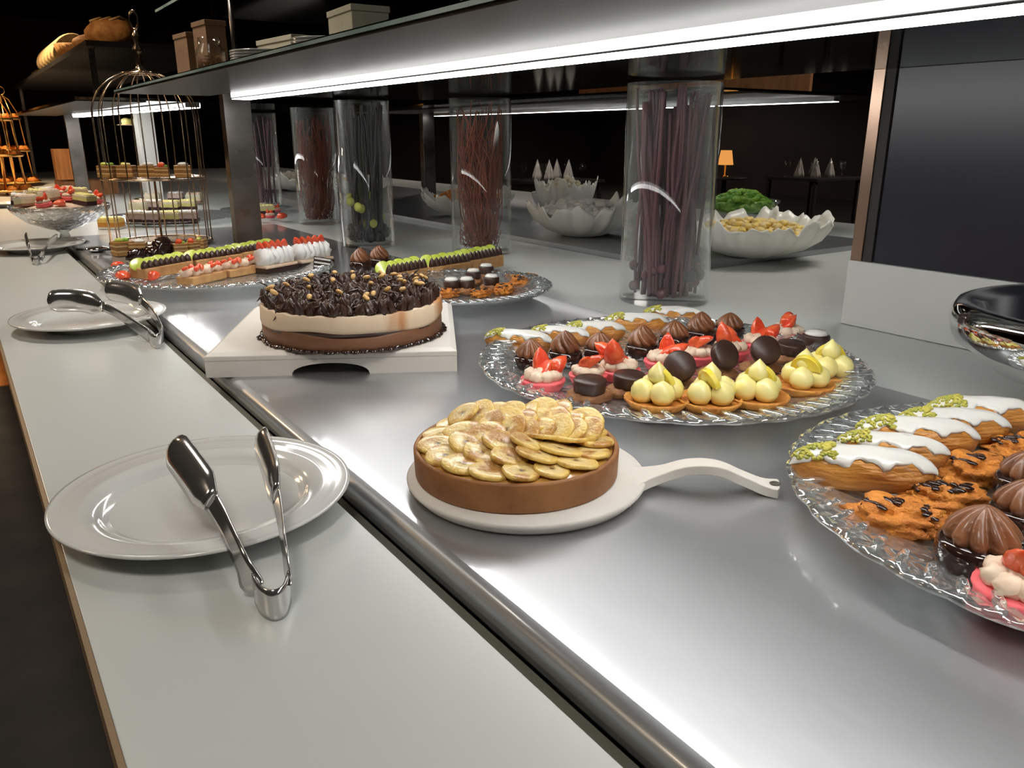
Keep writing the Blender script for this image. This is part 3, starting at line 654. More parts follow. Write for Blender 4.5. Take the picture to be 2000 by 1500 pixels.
# ---- platter 1
ords = ['first', 'second', 'third', 'fourth', 'fifth', 'sixth', 'seventh', 'eighth', 'ninth', 'tenth']
ec = [(1012, 684, -.28, 1.05), (1092, 672, -.2, .95), (1160, 664, .05, 1.0), (1242, 648, .0, 1.05), (1315, 634, -.15, 1.05)]
ecl = ['iced eclair with pistachio crumbs at the left end of the large platter', 'iced eclair second from the left behind a chocolate rosette', 'iced eclair third from the left in the middle of the large platter\'s back row',
       'almost bare golden eclair fourth from the left on the large platter', 'iced eclair nearest the maroon stem vase on the large platter']
for i, (x, y, r, s) in enumerate(ec): EC[i % 3].put(P(x, y, ZP), RA+r, ecl[i], 'eclairs on the large platter', s)
for i, (x, y) in enumerate([(1037, 722), (1103, 711), (1171, 705), (1253, 698), (1316, 680), (1367, 668), (1423, 662)]):
    CH[i % 2].put(P(x, y, ZP), i*0.7, 'brown rosette cake, %s from the left on the large platter' % ords[i], 'chocolate rosette cakes on the large platter', 1.18)
for i, (x, y) in enumerate([(1060, 760), (1148, 748), (1208, 740), (1296, 722), (1360, 710), (1425, 700), (1482, 686), (1535, 668)]):
    MA[i % 3].put(P(x, y, ZP), RA+[0.3, 1.2, 2.4, -.4, .9, 1.7, .2, 2.8][i], 'pink macaron with cream and strawberry, %s from the left on the large platter' % ords[i], 'strawberry macarons on the large platter', [1.25, 1.1, 1.25, 1.2, 1.2, 1.2, 1.2, 1.25][i])
for i, (x, y, v) in enumerate([(1150, 782, 0), (1226, 772, 0), (1322, 762, 1), (1400, 738, 1), (1484, 728, 1), (1540, 706, 0), (1590, 690, 2)]):
    DI[v].put(P(x, y, ZP), RA+[0.1, .3, -.1, .5, .1, .2, 0][i], '%s chocolate topped biscuit from the left on the large platter%s' % (ords[i], ', capped white' if v == 2 else ''), 'chocolate biscuits on the large platter', 1.25)
for i, (x, y) in enumerate([(1282, 794), (1384, 795), (1476, 788), (1566, 764), (1616, 742)]):
    LE[i % 2].put(P(x, y, ZP), RA+[0.2, 1.5, .4, 2.0, 1.0][i], 'lemon cream tartlet, %s from the left on the large platter' % ords[i], 'lemon tartlets on the large platter', 1.06)
# ---- platter 2
e2 = [(1680, 948, -.22, 1.22, 'front iced eclair at the left edge of the lower right platter'), (1738, 905, -.3, 1.0, 'iced eclair half hidden behind the front one on the lower right platter'),
      (1785, 880, -.18, 1.15, 'middle iced eclair on the lower right platter'), (1856, 858, -.12, 1.1, 'iced eclair fourth from the front on the lower right platter'), (1915, 836, -.12, 1.15, 'iced eclair under the chrome bowl on the lower right platter')]
for i, (x, y, r, s, l) in enumerate(e2): EC[(i+1) % 3].put(P(x, y, 0.021), RA+r, l, 'eclairs on the lower right platter', s)
for i, (x, y, r, s, l) in enumerate([(1752, 1032, -.35, 1.05, 'orange almond biscuit nearest the platter rim at lower right'), (1838, 992, .1, 1.1, 'orange almond biscuit with long chocolate streaks behind the front one'),
                                     (1915, 938, -.1, 1.05, 'orange almond biscuit in the middle of the lower right platter'), (1985, 892, .2, 1.0, 'orange almond biscuit at the photo\'s right edge beside the last eclair')]):
    CO[i % 2].put(P(x, y, ZP), RA+r, l, 'orange biscuits on the lower right platter', s)
for i, (x, y, l) in enumerate([(1905, 1112, 'large glazed chocolate cake with brown rosette at the front of the lower right platter'), (1992, 1040, 'chocolate rosette cake cut off by the photo edge on the lower right platter'), (2000, 975, 'chocolate rosette cake beside the orange biscuits at the right edge')]):
    CH[0].put(P(x, y, ZP), 0.4+i, l, 'chocolate rosette cakes on the lower right platter', 1.45 if i == 0 else 1.3)
MA[1].put(P(1990, 1185, ZP), RA+.5, 'big pink macaron at the lower right corner of the photo', 'macarons on the lower right platter', 1.35)

# ------------------------------------------------------------------ banana tart on paddle board
tb = thing('paddle_board', 'round white paddle board with curved handle under the banana tart', 'serving board', (0.486, 0.682, ZC))
obj('round_plate', lathe([(0.118, 0), (0.126, 0.001), (0.134, 0.010), (0.135, 0.013), (0.133, 0.0155), (0.0001, 0.0155)], 96), m_pwood, tb)
o_ = tb.location
hc = [P(1190, 945, .0085)-o_, P(1235, 938, .0095)-o_, P(1290, 926, .017)-o_, P(1345, 912, .027)-o_, P(1400, 914, .029)-o_, P(1450, 934, .017)-o_, P(1490, 950, .007)-o_, P(1522, 955, .0058)-o_]
hq = spline(hc, 8); N = len(hq)
side = (hq[-1]-hq[0]).cross(Vector((0, 0, 1))).normalized()
wd = [0.023+0.085*max(0, 1-i/(N*0.36))**2+0.009*max(0, (i/N-0.75)/0.25) for i in range(N)]
wd[-1] = 0.016; wd[-2] = 0.027; wd[-3] = 0.031
hd = obj('handle', ribbon(hq, tuple(side), wd, 0.011), m_pwood, tb, bevel=0.003)
rg = [hq[-4]+Vector((0, 0, 0.0062))+Vector((0.0055*cos(a), 0.0055*sin(a), 0)) for a in [2*pi*k/20 for k in range(20)]]
obj('hanging_hole', lathe([(0.0001, 0), (0.0050, 0), (0.0056, 0.0006), (0.0062, 0.0002)], 24), m_gap, hd, loc=hq[-4]+Vector((0, 0, 0.0060)), label='dark hanging hole')
tt = thing('banana_tart', 'round banana tart with caramelised slices on the paddle board', 'tart', (0.477, 0.689, ZC+0.0157))
RT = 0.114
obj('pastry_crust', lathe([(RT-0.003, 0), (RT-0.001, 0.001), (RT, 0.003), (RT+0.001, 0.031), (RT, 0.033), (RT-0.003, 0.0335), (RT-0.005, 0.032), (RT-0.006, 0.027), (0.0001, 0.027)], 128), m_tartc, tt)
obj('caramel_filling', lathe([(0.0001, 0.0272), (RT-0.0062, 0.0274), (RT-0.0064, 0.0305), (0.07, 0.033), (0.0001, 0.034)], 64), m_cust, tt)
def slice_mesh(seed):
    return lathe([(0.0210, 0), (0.0222, 0.0006), (0.0226, 0.0022), (0.0220, 0.0042), (0.0205, 0.0049), (0.010, 0.0047), (0.004, 0.0040), (0.0001, 0.0036)], 32, lambda a, i, r: r*(1+0.035*sin(3*a+seed)+0.02*sin(5*a+seed*2)))
sm = [slice_mesh(i) for i in range(3)]; smesh = []
def bslice(x, y, z, tilt, az, spin=0.0):
    k = random.randrange(3)
    if len(smesh) < 3: 
        o = obj('banana_slice', sm[len(smesh)], m_banana, tt); smesh.append(o.data)
    else:
        o = bpy.data.objects.new('banana_slice', smesh[k]); col.objects.link(o); o.parent = tt
    o.location = (x, y, z); m_ = Matrix.Rotation(az, 4, 'Z') @ Matrix.Rotation(tilt, 4, 'Y') @ Matrix.Rotation(spin, 4, 'Z'); o.rotation_euler = m_.to_euler()
    s = random.uniform(0.92, 1.12); o.scale = (s, s*random.uniform(.88, 1), 1)
n_ = 17
for i in range(n_):
    a = 2*pi*i/n_+0.1; bslice(0.088*cos(a), 0.088*sin(a), 0.0325+0.0012*(i % 2), 0.13, a+pi/2+random.uniform(-.3, .3), a)
for i in range(12):
    a = 2*pi*i/12+0.3; bslice(0.060*cos(a), 0.060*sin(a), 0.0375+0.0012*(i % 3), 0.26, a+pi/2+random.uniform(-.3, .3), a)
for i in range(7):
    a = 2*pi*i/7; bslice(0.032*cos(a), 0.032*sin(a), 0.0415+0.0012*(i % 3), 0.34, a+pi/2+random.uniform(-.3, .3), a)
# toasted slices leaning in rows over the back half
ez = Vector((cos(RA), sin(RA), 0)); ey = Vector((-sin(RA), cos(RA), 0))
for r_, (yy, n2, x0) in enumerate([(0.058, 7, -0.062), (0.028, 7, -0.030), (0.004, 6, -0.010)]):
    for i in range(n2):
        p = ez*(x0+i*0.018)+ey*(yy+random.uniform(-.004, .004)); bslice(p.x, p.y, 0.046-0.001*r_, 0.50, RA+pi+random.uniform(-.5, .5)+0.6, i)

# ------------------------------------------------------------------ chocolate cake on square board
c1 = P(403, 738, 0); c2 = P(893, 725, 0); dv = (c2-c1); L = dv.length; dv.normalize(); nv = Vector((-dv.y, dv.x, 0))
ang = math.atan2(dv.y, dv.x)
bd = thing('square_cake_board', 'white wooden footed square board under the chocolate cake', 'cake board', c1, ang)
D = 0.385
# footed skirts with an arch cut out: front and back skirts, side skirts
def skirt(L_, th):
    out = [(0, 0)]; cx = L_*0.49; hw = L_*0.155
    out.append((cx-hw, 0))
    for k in range(1, 16):
        a = pi-pi*k/16; out.append((cx+hw*cos(a), 0.020*sin(a)**0.8))
    out += [(cx+hw, 0), (L_, 0), (L_, 0.027), (0, 0.027)]
    n = len(out); V = [(x, 0, z) for x, z in out]+[(x, th, z) for x, z in out]
    F = [tuple(range(n)), tuple(range(2*n-1, n-1, -1))]+[(i, n+i, n+(i+1) % n, (i+1) % n) for i in range(n)]
    return V, F
obj('front_skirt', skirt(L, 0.016), m_pwood, bd, smooth=False)
obj('back_skirt', mv(skirt(L, 0.016), 0, D-0.016, 0), m_pwood, bd, smooth=False)
obj('side_skirt', box(0, 0.016, 0.0162, D-0.0162, 0, 0.027), m_pwood, bd, smooth=False)
obj('side_skirt', box(L-0.016, L, 0.0162, D-0.0162, 0, 0.027), m_pwood, bd, smooth=False)
def slab(x0, x1, y0, y1, z0, z1, ins, z2):
    V = [(x0, y0, z0), (x1, y0, z0), (x1, y1, z0), (x0, y1, z0), (x0, y0, z1), (x1, y0, z1), (x1, y1, z1), (x0, y1, z1),
         (x0+ins, y0+ins, z2), (x1-ins, y0+ins, z2), (x1-ins, y1-ins, z2), (x0+ins, y1-ins, z2)]
    F = [(0, 3, 2, 1), (0, 1, 5, 4), (1, 2, 6, 5), (2, 3, 7, 6), (3, 0, 4, 7), (4, 5, 9, 8), (5, 6, 10, 9), (6, 7, 11, 10), (7, 4, 8, 11), (8, 9, 10, 11)]
    return V, F
obj('top_panel', slab(0, L, 0, D, 0.0272, 0.035, 0.009, 0.040), m_pwood, bd, smooth=False, bevel=0.0012)
RC = 0.158
CK = P(681, 640, 0.0403); CK = Vector((0.560, 1.325, ZC+0.0403))
ck = thing('chocolate_cream_cake', 'round layered cake with dark chocolate piping and nuts', 'cake', CK)
obj('mousse_layer', lathe([(RC-0.001, 0), (RC, 0.002), (RC, 0.030), (RC-0.002, 0.0345), (0.0001, 0.0345)], 128, lambda a, i, r: r*(1+0.004*sin(a*7)), lambda a, i, z: z-(0.004*(1+sin(a*3+1)) if i >= 2 else 0)), m_mousse, ck)
obj('dark_filling', lathe([(RC-0.004, 0.0240), (RC-0.0005, 0.0242), (RC-0.0005, 0.037), (RC-0.004, 0.0375), (0.0001, 0.0375)], 128), m_pipe, ck)
obj('cream_layer', lathe([(RC-0.006, 0.026), (RC+0.001, 0.0315), (RC+0.0022, 0.036), (RC+0.001, 0.058), (RC-0.001, 0.060), (RC-0.006, 0.0600), (RC-0.008, 0.056), (0.0001, 0.056)], 128,
    lambda a, i, r: r*(1+0.003*sin(a*11)), lambda a, i, z: z+((0.0035*sin(a*3+2.2)+0.0015*sin(a*7)) if 0 < i <= 2 else (0.0012*sin(a*29) if 3 <= i <= 5 else 0))), m_vanil, ck)
dr = []
rng = random.Random(5)
for q in range(70):
    a = 2*pi*q/70; dr.append(mv(blob(0.009*rng.uniform(.7, 1.5), 0.006*rng.uniform(.6, 1.6), 0.0035*rng.uniform(.7, 1.4), 10, 6, 0.4, 3, q, flat=-0.002), (RC+0.002)*cos(a), (RC+0.002)*sin(a), 0.002, rz=a+pi/2))
obj('chocolate_drip', join(*dr), m_choc, ck, label='glossy dark chocolate smeared around the foot')
pp = []
k = 0
while k < 430:
    r_ = 0.150*math.sqrt(rng.random()); a = rng.random()*2*pi; k += 1
    z0 = 0.057+0.014*(1-(r_/0.16)**2)
    H_ = rng.uniform(0.016, 0.028)
    s = mv(rosette(rng.uniform(0.0065, 0.0105), H_, 6, rng.uniform(.6, 2.2), 24, 7, 0.34), r_*cos(a), r_*sin(a), z0, rz=rng.random()*6, rx=rng.uniform(-.5, .5), ry=rng.uniform(-.5, .5)); pp.append(s)
for q in range(74):
    a = 2*pi*q/74+rng.uniform(-.04, .04)
    pp.append(mv(rosette(0.0095, 0.028, 6, 1.4, 28, 8, 0.34), 0.1435*cos(a), 0.1435*sin(a), 0.056, rz=q, ry=0.45*cos(a), rx=-0.45*sin(a)))
for q in range(300):      # loose curls
    r_ = 0.148*math.sqrt(rng.random()); a = rng.random()*2*pi; z0 = 0.078+0.012*(1-(r_/0.16)**2)
    c = [(0, 0, 0)]; d = Vector((rng.uniform(-1, 1), rng.uniform(-1, 1), rng.uniform(.2, 1))).normalized()
    cur = Vector((r_*cos(a), r_*sin(a), z0-0.010)); pts = [cur.copy()]
    for j in range(7):
        d = (d+Vector((rng.uniform(-.7, .7), rng.uniform(-.7, .7), rng.uniform(-.65, .3)))).normalized(); cur = cur+d*0.0048; pts.append(cur.copy())
    pp.append(tube(pts, [0.0008, .0015, .0018, .0018, .0018, .0016, .0012, .0005], 6))
pp.append(lathe([(0.0001, 0.056), (0.149, 0.0562), (0.148, 0.062), (0.10, 0.070), (0.0001, 0.074)], 64))
pip = stuff(obj('chocolate_piping', join(*pp), m_pipe, ck, label='tangled dark chocolate piping'))
nutm = None
for q in range(34):
    r_ = 0.145*math.sqrt(rng.random()); a = rng.random()*2*pi
    if nutm is None: no = obj('nut', blob(0.0072, 0.0045, 0.0036, 12, 8, 0.2), m_nut, pip); nutm = no.data
    else: no = bpy.data.objects.new('nut', nutm); col.objects.link(no); no.parent = pip
    no.location = (r_*cos(a), r_*sin(a), 0.083+0.012*(1-(r_/0.16)**2)); no.rotation_euler = (rng.uniform(-.6, .6), rng.uniform(-.6, .6), rng.random()*6)

# ------------------------------------------------------------------ fruit bars on platters 3 and 4
def kiwi_bar():
    t = thing('kiwi_bar', 'x', 'dessert bar')
    obj('biscuit_base', box(-0.065, 0.065, -0.026, 0.026, 0, 0.022), m_biscuit, t, smooth=False, bevel=0.003)
    for i in range(5): obj('kiwi_slice', mv(lathe([(0.015, 0), (0.0175, 0.001), (0.0175, 0.004), (0.015, 0.005), (0.0001, 0.005)], 24), -0.052+i*0.026, 0.009+0.002*(-1)**i, 0.026, ry=-0.55+0.15*(i % 2), rx=0.45), m_kiwi, t)
    for i in range(9): obj('chocolate_bead', mv(rosette(0.0085, 0.017, 6, 0.8, 24, 7, 0.25), -0.058+i*0.0145, -0.016, 0.021), m_pipe, t)
    ds = [mv(blob(0.0016, 0.0016, 0.0012, 6, 4), -0.056+i*0.0145+(i % 3)*0.002, -0.017-(i % 2)*0.002, 0.036) for i in range(9)]
    stuff(obj('nut_crumbs', join(*ds), m_icing, t)); return t
KB = Kind(kiwi_bar)
def straw_bar():
    t = thing('strawberry_bar', 'x', 'dessert bar')
    obj('biscuit_base', box(-0.055, 0.055, -0.026, 0.026, 0, 0.016), m_biscuit, t, smooth=False, bevel=0.003)
    obj('cream', join(*[mv(blob(0.013, 0.015, 0.010, 12, 8, .3, 3, i), -0.045+i*0.018, 0.004*(-1)**i, 0.022) for i in range(6)]), m_cream, t)
    for i in range(8): obj('strawberry_piece', mv(strawpiece(0.75, i), -0.048+i*0.0135, 0.010*(-1)**i-0.004, 0.026, rz=i*1.3, rx=1.0), m_straw, t)
    return t
SB = Kind(straw_bar)
def mer_bar():
    t = thing('meringue_bar', 'x', 'dessert bar')
    obj('chocolate_base', box(-0.058, 0.058, -0.027, 0.027, 0, 0.010), m_choc, t, smooth=False, bevel=0.002)
    obj('cream_base', box(-0.056, 0.056, -0.026, 0.026, 0.0102, 0.016), m_cream, t, smooth=False, bevel=0.002)
    obj('meringue', join(*[mv(blob(0.016, 0.024, 0.020, 14, 10, .35, 3, i), -0.044+i*0.0175, 0, 0.030) for i in range(6)]), m_mer, t)
    for i in range(5): obj('strawberry_piece', mv(strawpiece(1.15, i), -0.040+i*0.019, 0.004, 0.044, rz=-1.2+i*.2, rx=0.7), m_straw, t)
    return t
MB = Kind(mer_bar)
def lineput(K, a, b, n, z, labels, group, sc=1.0):
    A_ = P(*a, z); B_ = P(*b, z); d = B_-A_; an = math.atan2(d.y, d.x)
    for i in range(n):
        K.put(A_+d*((i+0.5)/n)+Vector((-d.y, d.x, 0)).normalized()*(0.004*(-1)**i), an+[0.05, -0.06, 0.04][i], labels[i], group, (sc[0]*.96, sc[1], sc[2]) if not isinstance(sc, float) else sc)
def seg_scale(a, b, n, z, ln):
    return ((P(*b, z)-P(*a, z)).length/n)/ln
# platter 4
a, b = (268, 545), (540, 497); s = seg_scale(a, b, 3, ZP, 0.133)
lineput(KB, a, b, 3, 0.02, ['kiwi bar with chocolate beads at the left end of the far left platter', 'middle kiwi bar with chocolate beads on the far left platter', 'kiwi bar with chocolate beads at the far end of the left platter'], 'kiwi bars on the left platter', (s, 1.15, 1.25))
a, b = (360, 558), (500, 528); s = seg_scale(a, b, 2, ZP, 0.112)
lineput(SB, a, b, 2, ZP, ['strawberry cream bar nearest the rim of the left platter', 'strawberry cream bar beside the white meringue bar'], 'strawberry bars on the left platter', (s, 1.1, 1.3))
a, b = (505, 535), (640, 512); s = seg_scale(a, b, 2, ZP, 0.118)
lineput(MB, a, b, 2, ZP, ['white meringue bar topped with strawberries behind the chocolate cake', 'tall white meringue bar with strawberries at the right end of the left platter'], 'meringue bars on the left platter', (s, 1.1, 1.35))
# striped chocolate fan on the meringue bar
fan = thing('striped_chocolate_fan', 'black and white striped chocolate fan leaning on the meringue bar', 'chocolate decoration', P(628, 535, ZP), RA)
obj('fan_sheet', box(-0.024, 0.024, -0.0015, 0.0015, 0, 0.046), m_choc, fan, smooth=False, rot=(0, 0.15, 0))
for i in range(4): obj('white_stripe', box(-0.022, 0.022, -0.0024, -0.0016, 0.006+i*0.011, 0.011+i*0.011), m_icing, fan, smooth=False, rot=(0, 0.15, 0))
def straw_half():
    t = thing('strawberry_half', 'x', 'strawberry')
    obj('flesh', mv(strawpiece(1.7), 0, 0, 0.008, rx=1.45), m_straw, t); return t
SH = Kind(straw_half)
for i, (x, y) in enumerate([(240, 548), (256, 532), (288, 552), (236, 532)]):
    SH.put(P(x, y, ZP), i*1.1, ['glossy strawberry half at the left rim of the left platter', 'strawberry half touching the first kiwi bar', 'strawberry half in front of the first kiwi bar', 'small strawberry half at the back left rim of the platter'][i], 'strawberry halves on the left platter', 1.2)
def sqcake(top, m_body, name='layered_cake_square', cat='small cake', sx=0.030, h=0.044):
    def mk():
        t = thing(name, 'x', cat)
        obj('cake_body', box(-sx, sx, -sx*0.9, sx*0.9, 0, h), m_body, t, smooth=False, bevel=0.002)
        for i, (x, y, r_, m_, hh) in enumerate(top): obj('topping', mv(blob(r_, r_*.8, hh, 12, 8, .4, 3, i), x, y, h+hh*0.5), m_, t)
        return t
    return mk
SQ = [Kind(sqcake([(-.01, 0, .014, m_kiwi, .008), (.012, .006, .012, m_leaf, .007)], m_sponge)), Kind(sqcake([(0, 0, .018, m_lemon, .007), (-.012, .008, .010, m_kiwi, .008)], m_sponge)),
      Kind(sqcake([(0.004, 0, .020, m_mer, .008)], m_sponge)), Kind(sqcake([(0, 0, .016, m_straw, .014), (.014, 0, .012, m_leaf, .006)], m_sponge))]
SQ[0].put(P(242, 498, 0.002), 0.2, 'small layered cake square at the back left of the kiwi platter', 'cake squares behind the kiwi bars', 1.0)
SQ[2].put(P(272, 497, 0.002), -.3, 'small cream topped cake square beside the chocolate pieces', 'cake squares behind the kiwi bars', .9)
def chocpiece():
    t = thing('chocolate_truffle_piece', 'x', 'chocolate')
    obj('truffle', mv(blob(0.024, 0.017, 0.020, 16, 10, .6, 3, 3, flat=-0.012), 0, 0, 0.012), m_choc, t)
    obj('white_flecks', join(*[mv(blob(0.0028, .0028, .002, 6, 4), 0.014*cos(q*1.7), 0.011*sin(q*1.7), 0.026-0.001*q) for q in range(6)]), m_icing, t); return t
CP = Kind(chocpiece)
for i, (x, y, s) in enumerate([(268, 510, 1.2), (318, 496, 1.7), (340, 492, 1.0), (300, 504, 1.1)]):
    CP.put(P(x, y, ZP), i*.9, ['dark chocolate piece behind the first kiwi bar', 'tall dark chocolate piece with white flecks under the birdcage', 'small chocolate piece right of the tall flecked one', 'chocolate piece between the cake square and the tall flecked one'][i], 'chocolate pieces behind the kiwi bars', s)
for i, (x, y) in enumerate([(352, 494), (392, 486), (375, 492)]):
    SQ[3 if i != 1 else 0].put(P(x, y, ZP), i, ['red topped cake square behind the kiwi row near the birdcage foot', 'green topped cake square behind the kiwi row by the steel post', 'second red topped cake square behind the kiwi row'][i], 'cake squares behind the kiwi bars', .7)
# platter 3
a, b = (745, 560), (975, 518); s = seg_scale(a, b, 3, ZP, 0.133)
lineput(KB, a, b, 3, ZP, ['kiwi bar half hidden behind the chocolate cake', 'kiwi bar right behind the chocolate cake rim', 'kiwi bar in front of the rust red twig vase'], 'kiwi bars on the middle platter', (s, 1.1, 1.5))
for i, (x, y) in enumerate([(882, 575), (912, 574), (925, 556), (960, 568), (950, 545)]):
    DI[2].put(P(x, y, ZP), i*.7, ['white capped chocolate beside the chocolate cake edge', 'white capped chocolate second from the cake on the middle platter', 'white capped chocolate behind the front pair', 'white capped chocolate next to the orange biscuits', 'white capped chocolate nearest the rust twig vase'][i], 'white capped chocolates on the middle platter', (1.05, 1.05, 1.25))
for i, (x, y, s) in enumerate([(872, 580, .75), (940, 578, .7), (985, 572, .85), (1015, 556, .85), (1000, 548, .7), (1035, 548, .7)]):
    CO[i % 2].put(P(x, y, ZP), i*.5-.3, ['small orange biscuit touching the chocolate cake', 'orange biscuit under the white capped chocolates', 'orange biscuit at the near rim of the middle platter', 'orange biscuit right of the near rim one', 'orange biscuit behind the others on the middle platter', 'orange biscuit at the right end of the middle platter'][i], 'orange biscuits on the middle platter', s)
for i, (x, y) in enumerate([(705, 528), (742, 522)]):
    CH[1].put(P(x, y, ZP), i, ['brown rosette cake peeping over the chocolate cake, left one', 'brown rosette cake peeping over the chocolate cake, right one'][i], 'rosette cakes behind the chocolate cake', 1.3)

# ------------------------------------------------------------------ glass cylinder vases
def vase(x, y, R, H, label):
    t = thing('cylinder_vase', label, 'vase', (x, y, ZC)); g = 0.004
    obj('glass_wall', lathe([(R-0.004, 0), (R, 0.004), (R, H), (R-g, H), (R-g, 0.014), (0.0001, 0.014)], 72), m_glass, t)
    return t
def sticks(cx, cy, R, H, n, m_, label, group, seed, r0=0.0028, lean=0.5, name='dried_stem', topm=0.9):
    rng = random.Random(seed); protos = []
    for i in range(n):
        a = rng.random()*2*pi; rb = R*0.72*math.sqrt(rng.random()); a2 = a+rng.uniform(-lean, lean)*2; rt = R*topm*math.sqrt(rng.uniform(.3, 1))
        b0 = Vector((rb*cos(a), rb*sin(a), 0.018)); t0 = Vector((rt*cos(a2), rt*sin(a2), H*rng.uniform(.86, 1.0)))
        pts = [b0, b0.lerp(t0, .33)+Vector((rng.uniform(-.008, .008), rng.uniform(-.008, .008), 0)), b0.lerp(t0, .66)+Vector((rng.uniform(-.008, .008), rng.uniform(-.008, .008), 0)), t0]
        for p in pts:
            h_ = math.hypot(p.x, p.y)
            if h_ > R*.9: p.x *= R*.9/h_; p.y *= R*.9/h_
        tag(obj(name, tube(spline(pts, 5), r0*rng.uniform(.7, 1.3), 7), m_, loc=(cx, cy, ZC)), label, 'stem', group)
def twigs(cx, cy, R, H, n, m_, seed):
    rng = random.Random(seed); out = []
    for i in range(n):
        a = rng.random()*2*pi; r_ = R*0.66*math.sqrt(rng.random()); p = Vector((r_*cos(a), r_*sin(a), 0.018+rng.random()*.06)); d = Vector((0, 0, 1)); pts = [p.copy()]
        top = H*rng.uniform(.5, .93)
        while p.z < top:
            d = (d+Vector((rng.uniform(-.28, .28), rng.uniform(-.28, .28), .12))).normalized(); p = p+d*0.035
            h_ = math.hypot(p.x, p.y)
            if h_ > R*.86: p.x *= R*.86/h_; p.y *= R*.86/h_
            pts.append(p.copy())
        out.append(tube(pts, 0.0020*rng.uniform(.6, 1.3), 5))
    for i in range(50):
        p = Vector((rng.uniform(-.6, .6)*R, rng.uniform(-.6, .6)*R, 0.02)); pts = [p.copy()]
        for j in range(6):
            p = p+Vector((rng.uniform(-.02, .02), rng.uniform(-.02, .02), rng.uniform(0, .02))); h_ = math.hypot(p.x, p.y)
            if h_ > R*.8: p.x *= R*.8/h_; p.y *= R*.8/h_
            pts.append(p.copy())
        out.append(tube(pts, .0018, 5))
    return join(*out)
HV = 0.488
vase(1.371, 1.36, 0.106, HV, 'tall glass cylinder vase of maroon stems behind the large platter')
sticks(1.371-.0, 1.36, 0.103, HV, 60, m_stick1, 'long dark maroon stem standing in the nearest glass vase', 'maroon stems in the nearest vase', 3, 0.0042, lean=.35)
def berry(m_, r):
    def mk():
        t = obj('dark_grape', mv(blob(r, r, r*1.1, 12, 8, .08), 0, 0, 0), m_); return tag(t, 'x', 'grape')
    return mk
rng = random.Random(11)
K1 = Kind(berry(m_grape, 0.011)); K2 = Kind(berry(m_black, 0.014))
def pile(K, cx, cy, R, n, group, label, z0=0.026, dz=0.02, x0=-1, x1=1, sc=1.0):
    pts = []
    tries = 0
    while len(pts) < n and tries < 4000:
        tries += 1
        p = Vector((rng.uniform(x0, x1)*R, rng.uniform(-1, 1)*R, z0+dz*rng.random()*3))
        if math.hypot(p.x, p.y) > R*.85: continue
        if all((p-q).length > 0.019*sc for q in pts): pts.append(p)
    pts.sort(key=lambda p: p.z)
    for p in pts: K.put(Vector((cx, cy, ZC))+p, rng.random()*6, label, group, sc)
pile(K1, 1.371, 1.36, 0.095, 22, 'dark grapes in the nearest vase', 'dark red grape lying at the bottom of the nearest vase')
pile(K2, 1.371, 1.36, 0.100, 22, 'black berries in the nearest vase', 'dull black berry heaped low among the maroon stems', z0=0.03, dz=0.025, x0=0.1, sc=1.0)
vase(1.437, 2.281, 0.099, HV, 'glass cylinder vase packed with rust red twigs behind the kiwi bars')
stuff(tag(obj('rust_twigs', twigs(1.43, 2.28, 0.085, HV, 150, m_stick2, 5), m_stick2, loc=(1.432, 2.281, ZC)), 'dense bundle of rust red curly twigs in the vase behind the kiwi bars', 'twigs'))
vase(1.198, 2.657, 0.093, HV, 'glass cylinder vase of black stems between the two red twig vases')
sticks(1.198, 2.657, 0.088, HV, 56, m_stick3, 'thin black stem standing in the vase with pale green berries', 'black stems in the second vase', 8, 0.0034, lean=.5)
K3 = Kind(berry(m_green, 0.013)); 
pile(K3, 1.19, 2.64, 0.086, 14, 'pale green berries in the black stem vase', 'pale yellow green berry near the foot of the black stems', z0=0.06, dz=0.04, sc=1.1)
pile(K2, 1.198, 2.657, 0.085, 30, 'black berries under the black stems', 'black berry at the bottom of the black stem vase', z0=0.030, dz=0.012)
vase(1.339, 3.482, 0.091, HV, 'farther glass cylinder vase with rust red twigs beside the steel post')
stuff(tag(obj('rust_twigs', twigs(0, 0, 0.082, HV, 120, m_stick2, 9), m_stick2, loc=(1.339, 3.482, ZC)), 'rust red curly twigs in the farther vase beside the steel post', 'twigs'))
v5 = P(523, 412, 0)
vase(v5.x+.10, v5.y+.30, 0.080, HV, 'farthest glass cylinder vase half hidden by the steel post')
sticks(v5.x+.10, v5.y+.30, 0.070, HV, 18, m_stick1, 'dark stem standing in the farthest vase behind the steel post', 'dark stems in the farthest vase', 12, 0.0036, lean=.5)

# ------------------------------------------------------------------ birdcage stand
CG = Vector((0.600, 3.12, ZC)); RCg = 0.170
cg = thing('birdcage_stand', 'tall brass wire birdcage cake stand beside the steel post', 'cake stand', CG)
ZD = 0.44
NB = 16
for i in range(NB):
    a = 2*pi*i/NB+0.1; pts = [(RCg*cos(a), RCg*sin(a), 0.012), (RCg*cos(a), RCg*sin(a), ZD*.5), (RCg*cos(a), RCg*sin(a), ZD)]
    for k in range(1, 11):
        q = pi/2*k/10.4; pts.append((RCg*cos(q)*cos(a), RCg*cos(q)*sin(a), ZD+0.145*sin(q)))
    obj('wire_bar', tube(pts, 0.0023, 7), m_gold, cg)
def ring(R, z, r=0.003, n=64): return lathe([(R+r*cos(t), z+r*sin(t)) for t in [2*pi*k/8 for k in range(8)]], n, loop=True)
obj('base_ring', ring(RCg, 0.010, 0.005), m_gold, cg); obj('middle_ring', ring(RCg, 0.232, 0.003), m_gold, cg); obj('shoulder_ring', ring(0.062, ZD+0.137, 0.003), m_gold, cg)
obj('tier_plate', lathe([(0.0001, 0.005), (0.166, 0.005), (0.168, 0.009), (0.166, 0.011), (0.0001, 0.0095)], 64), m_gold, cg)
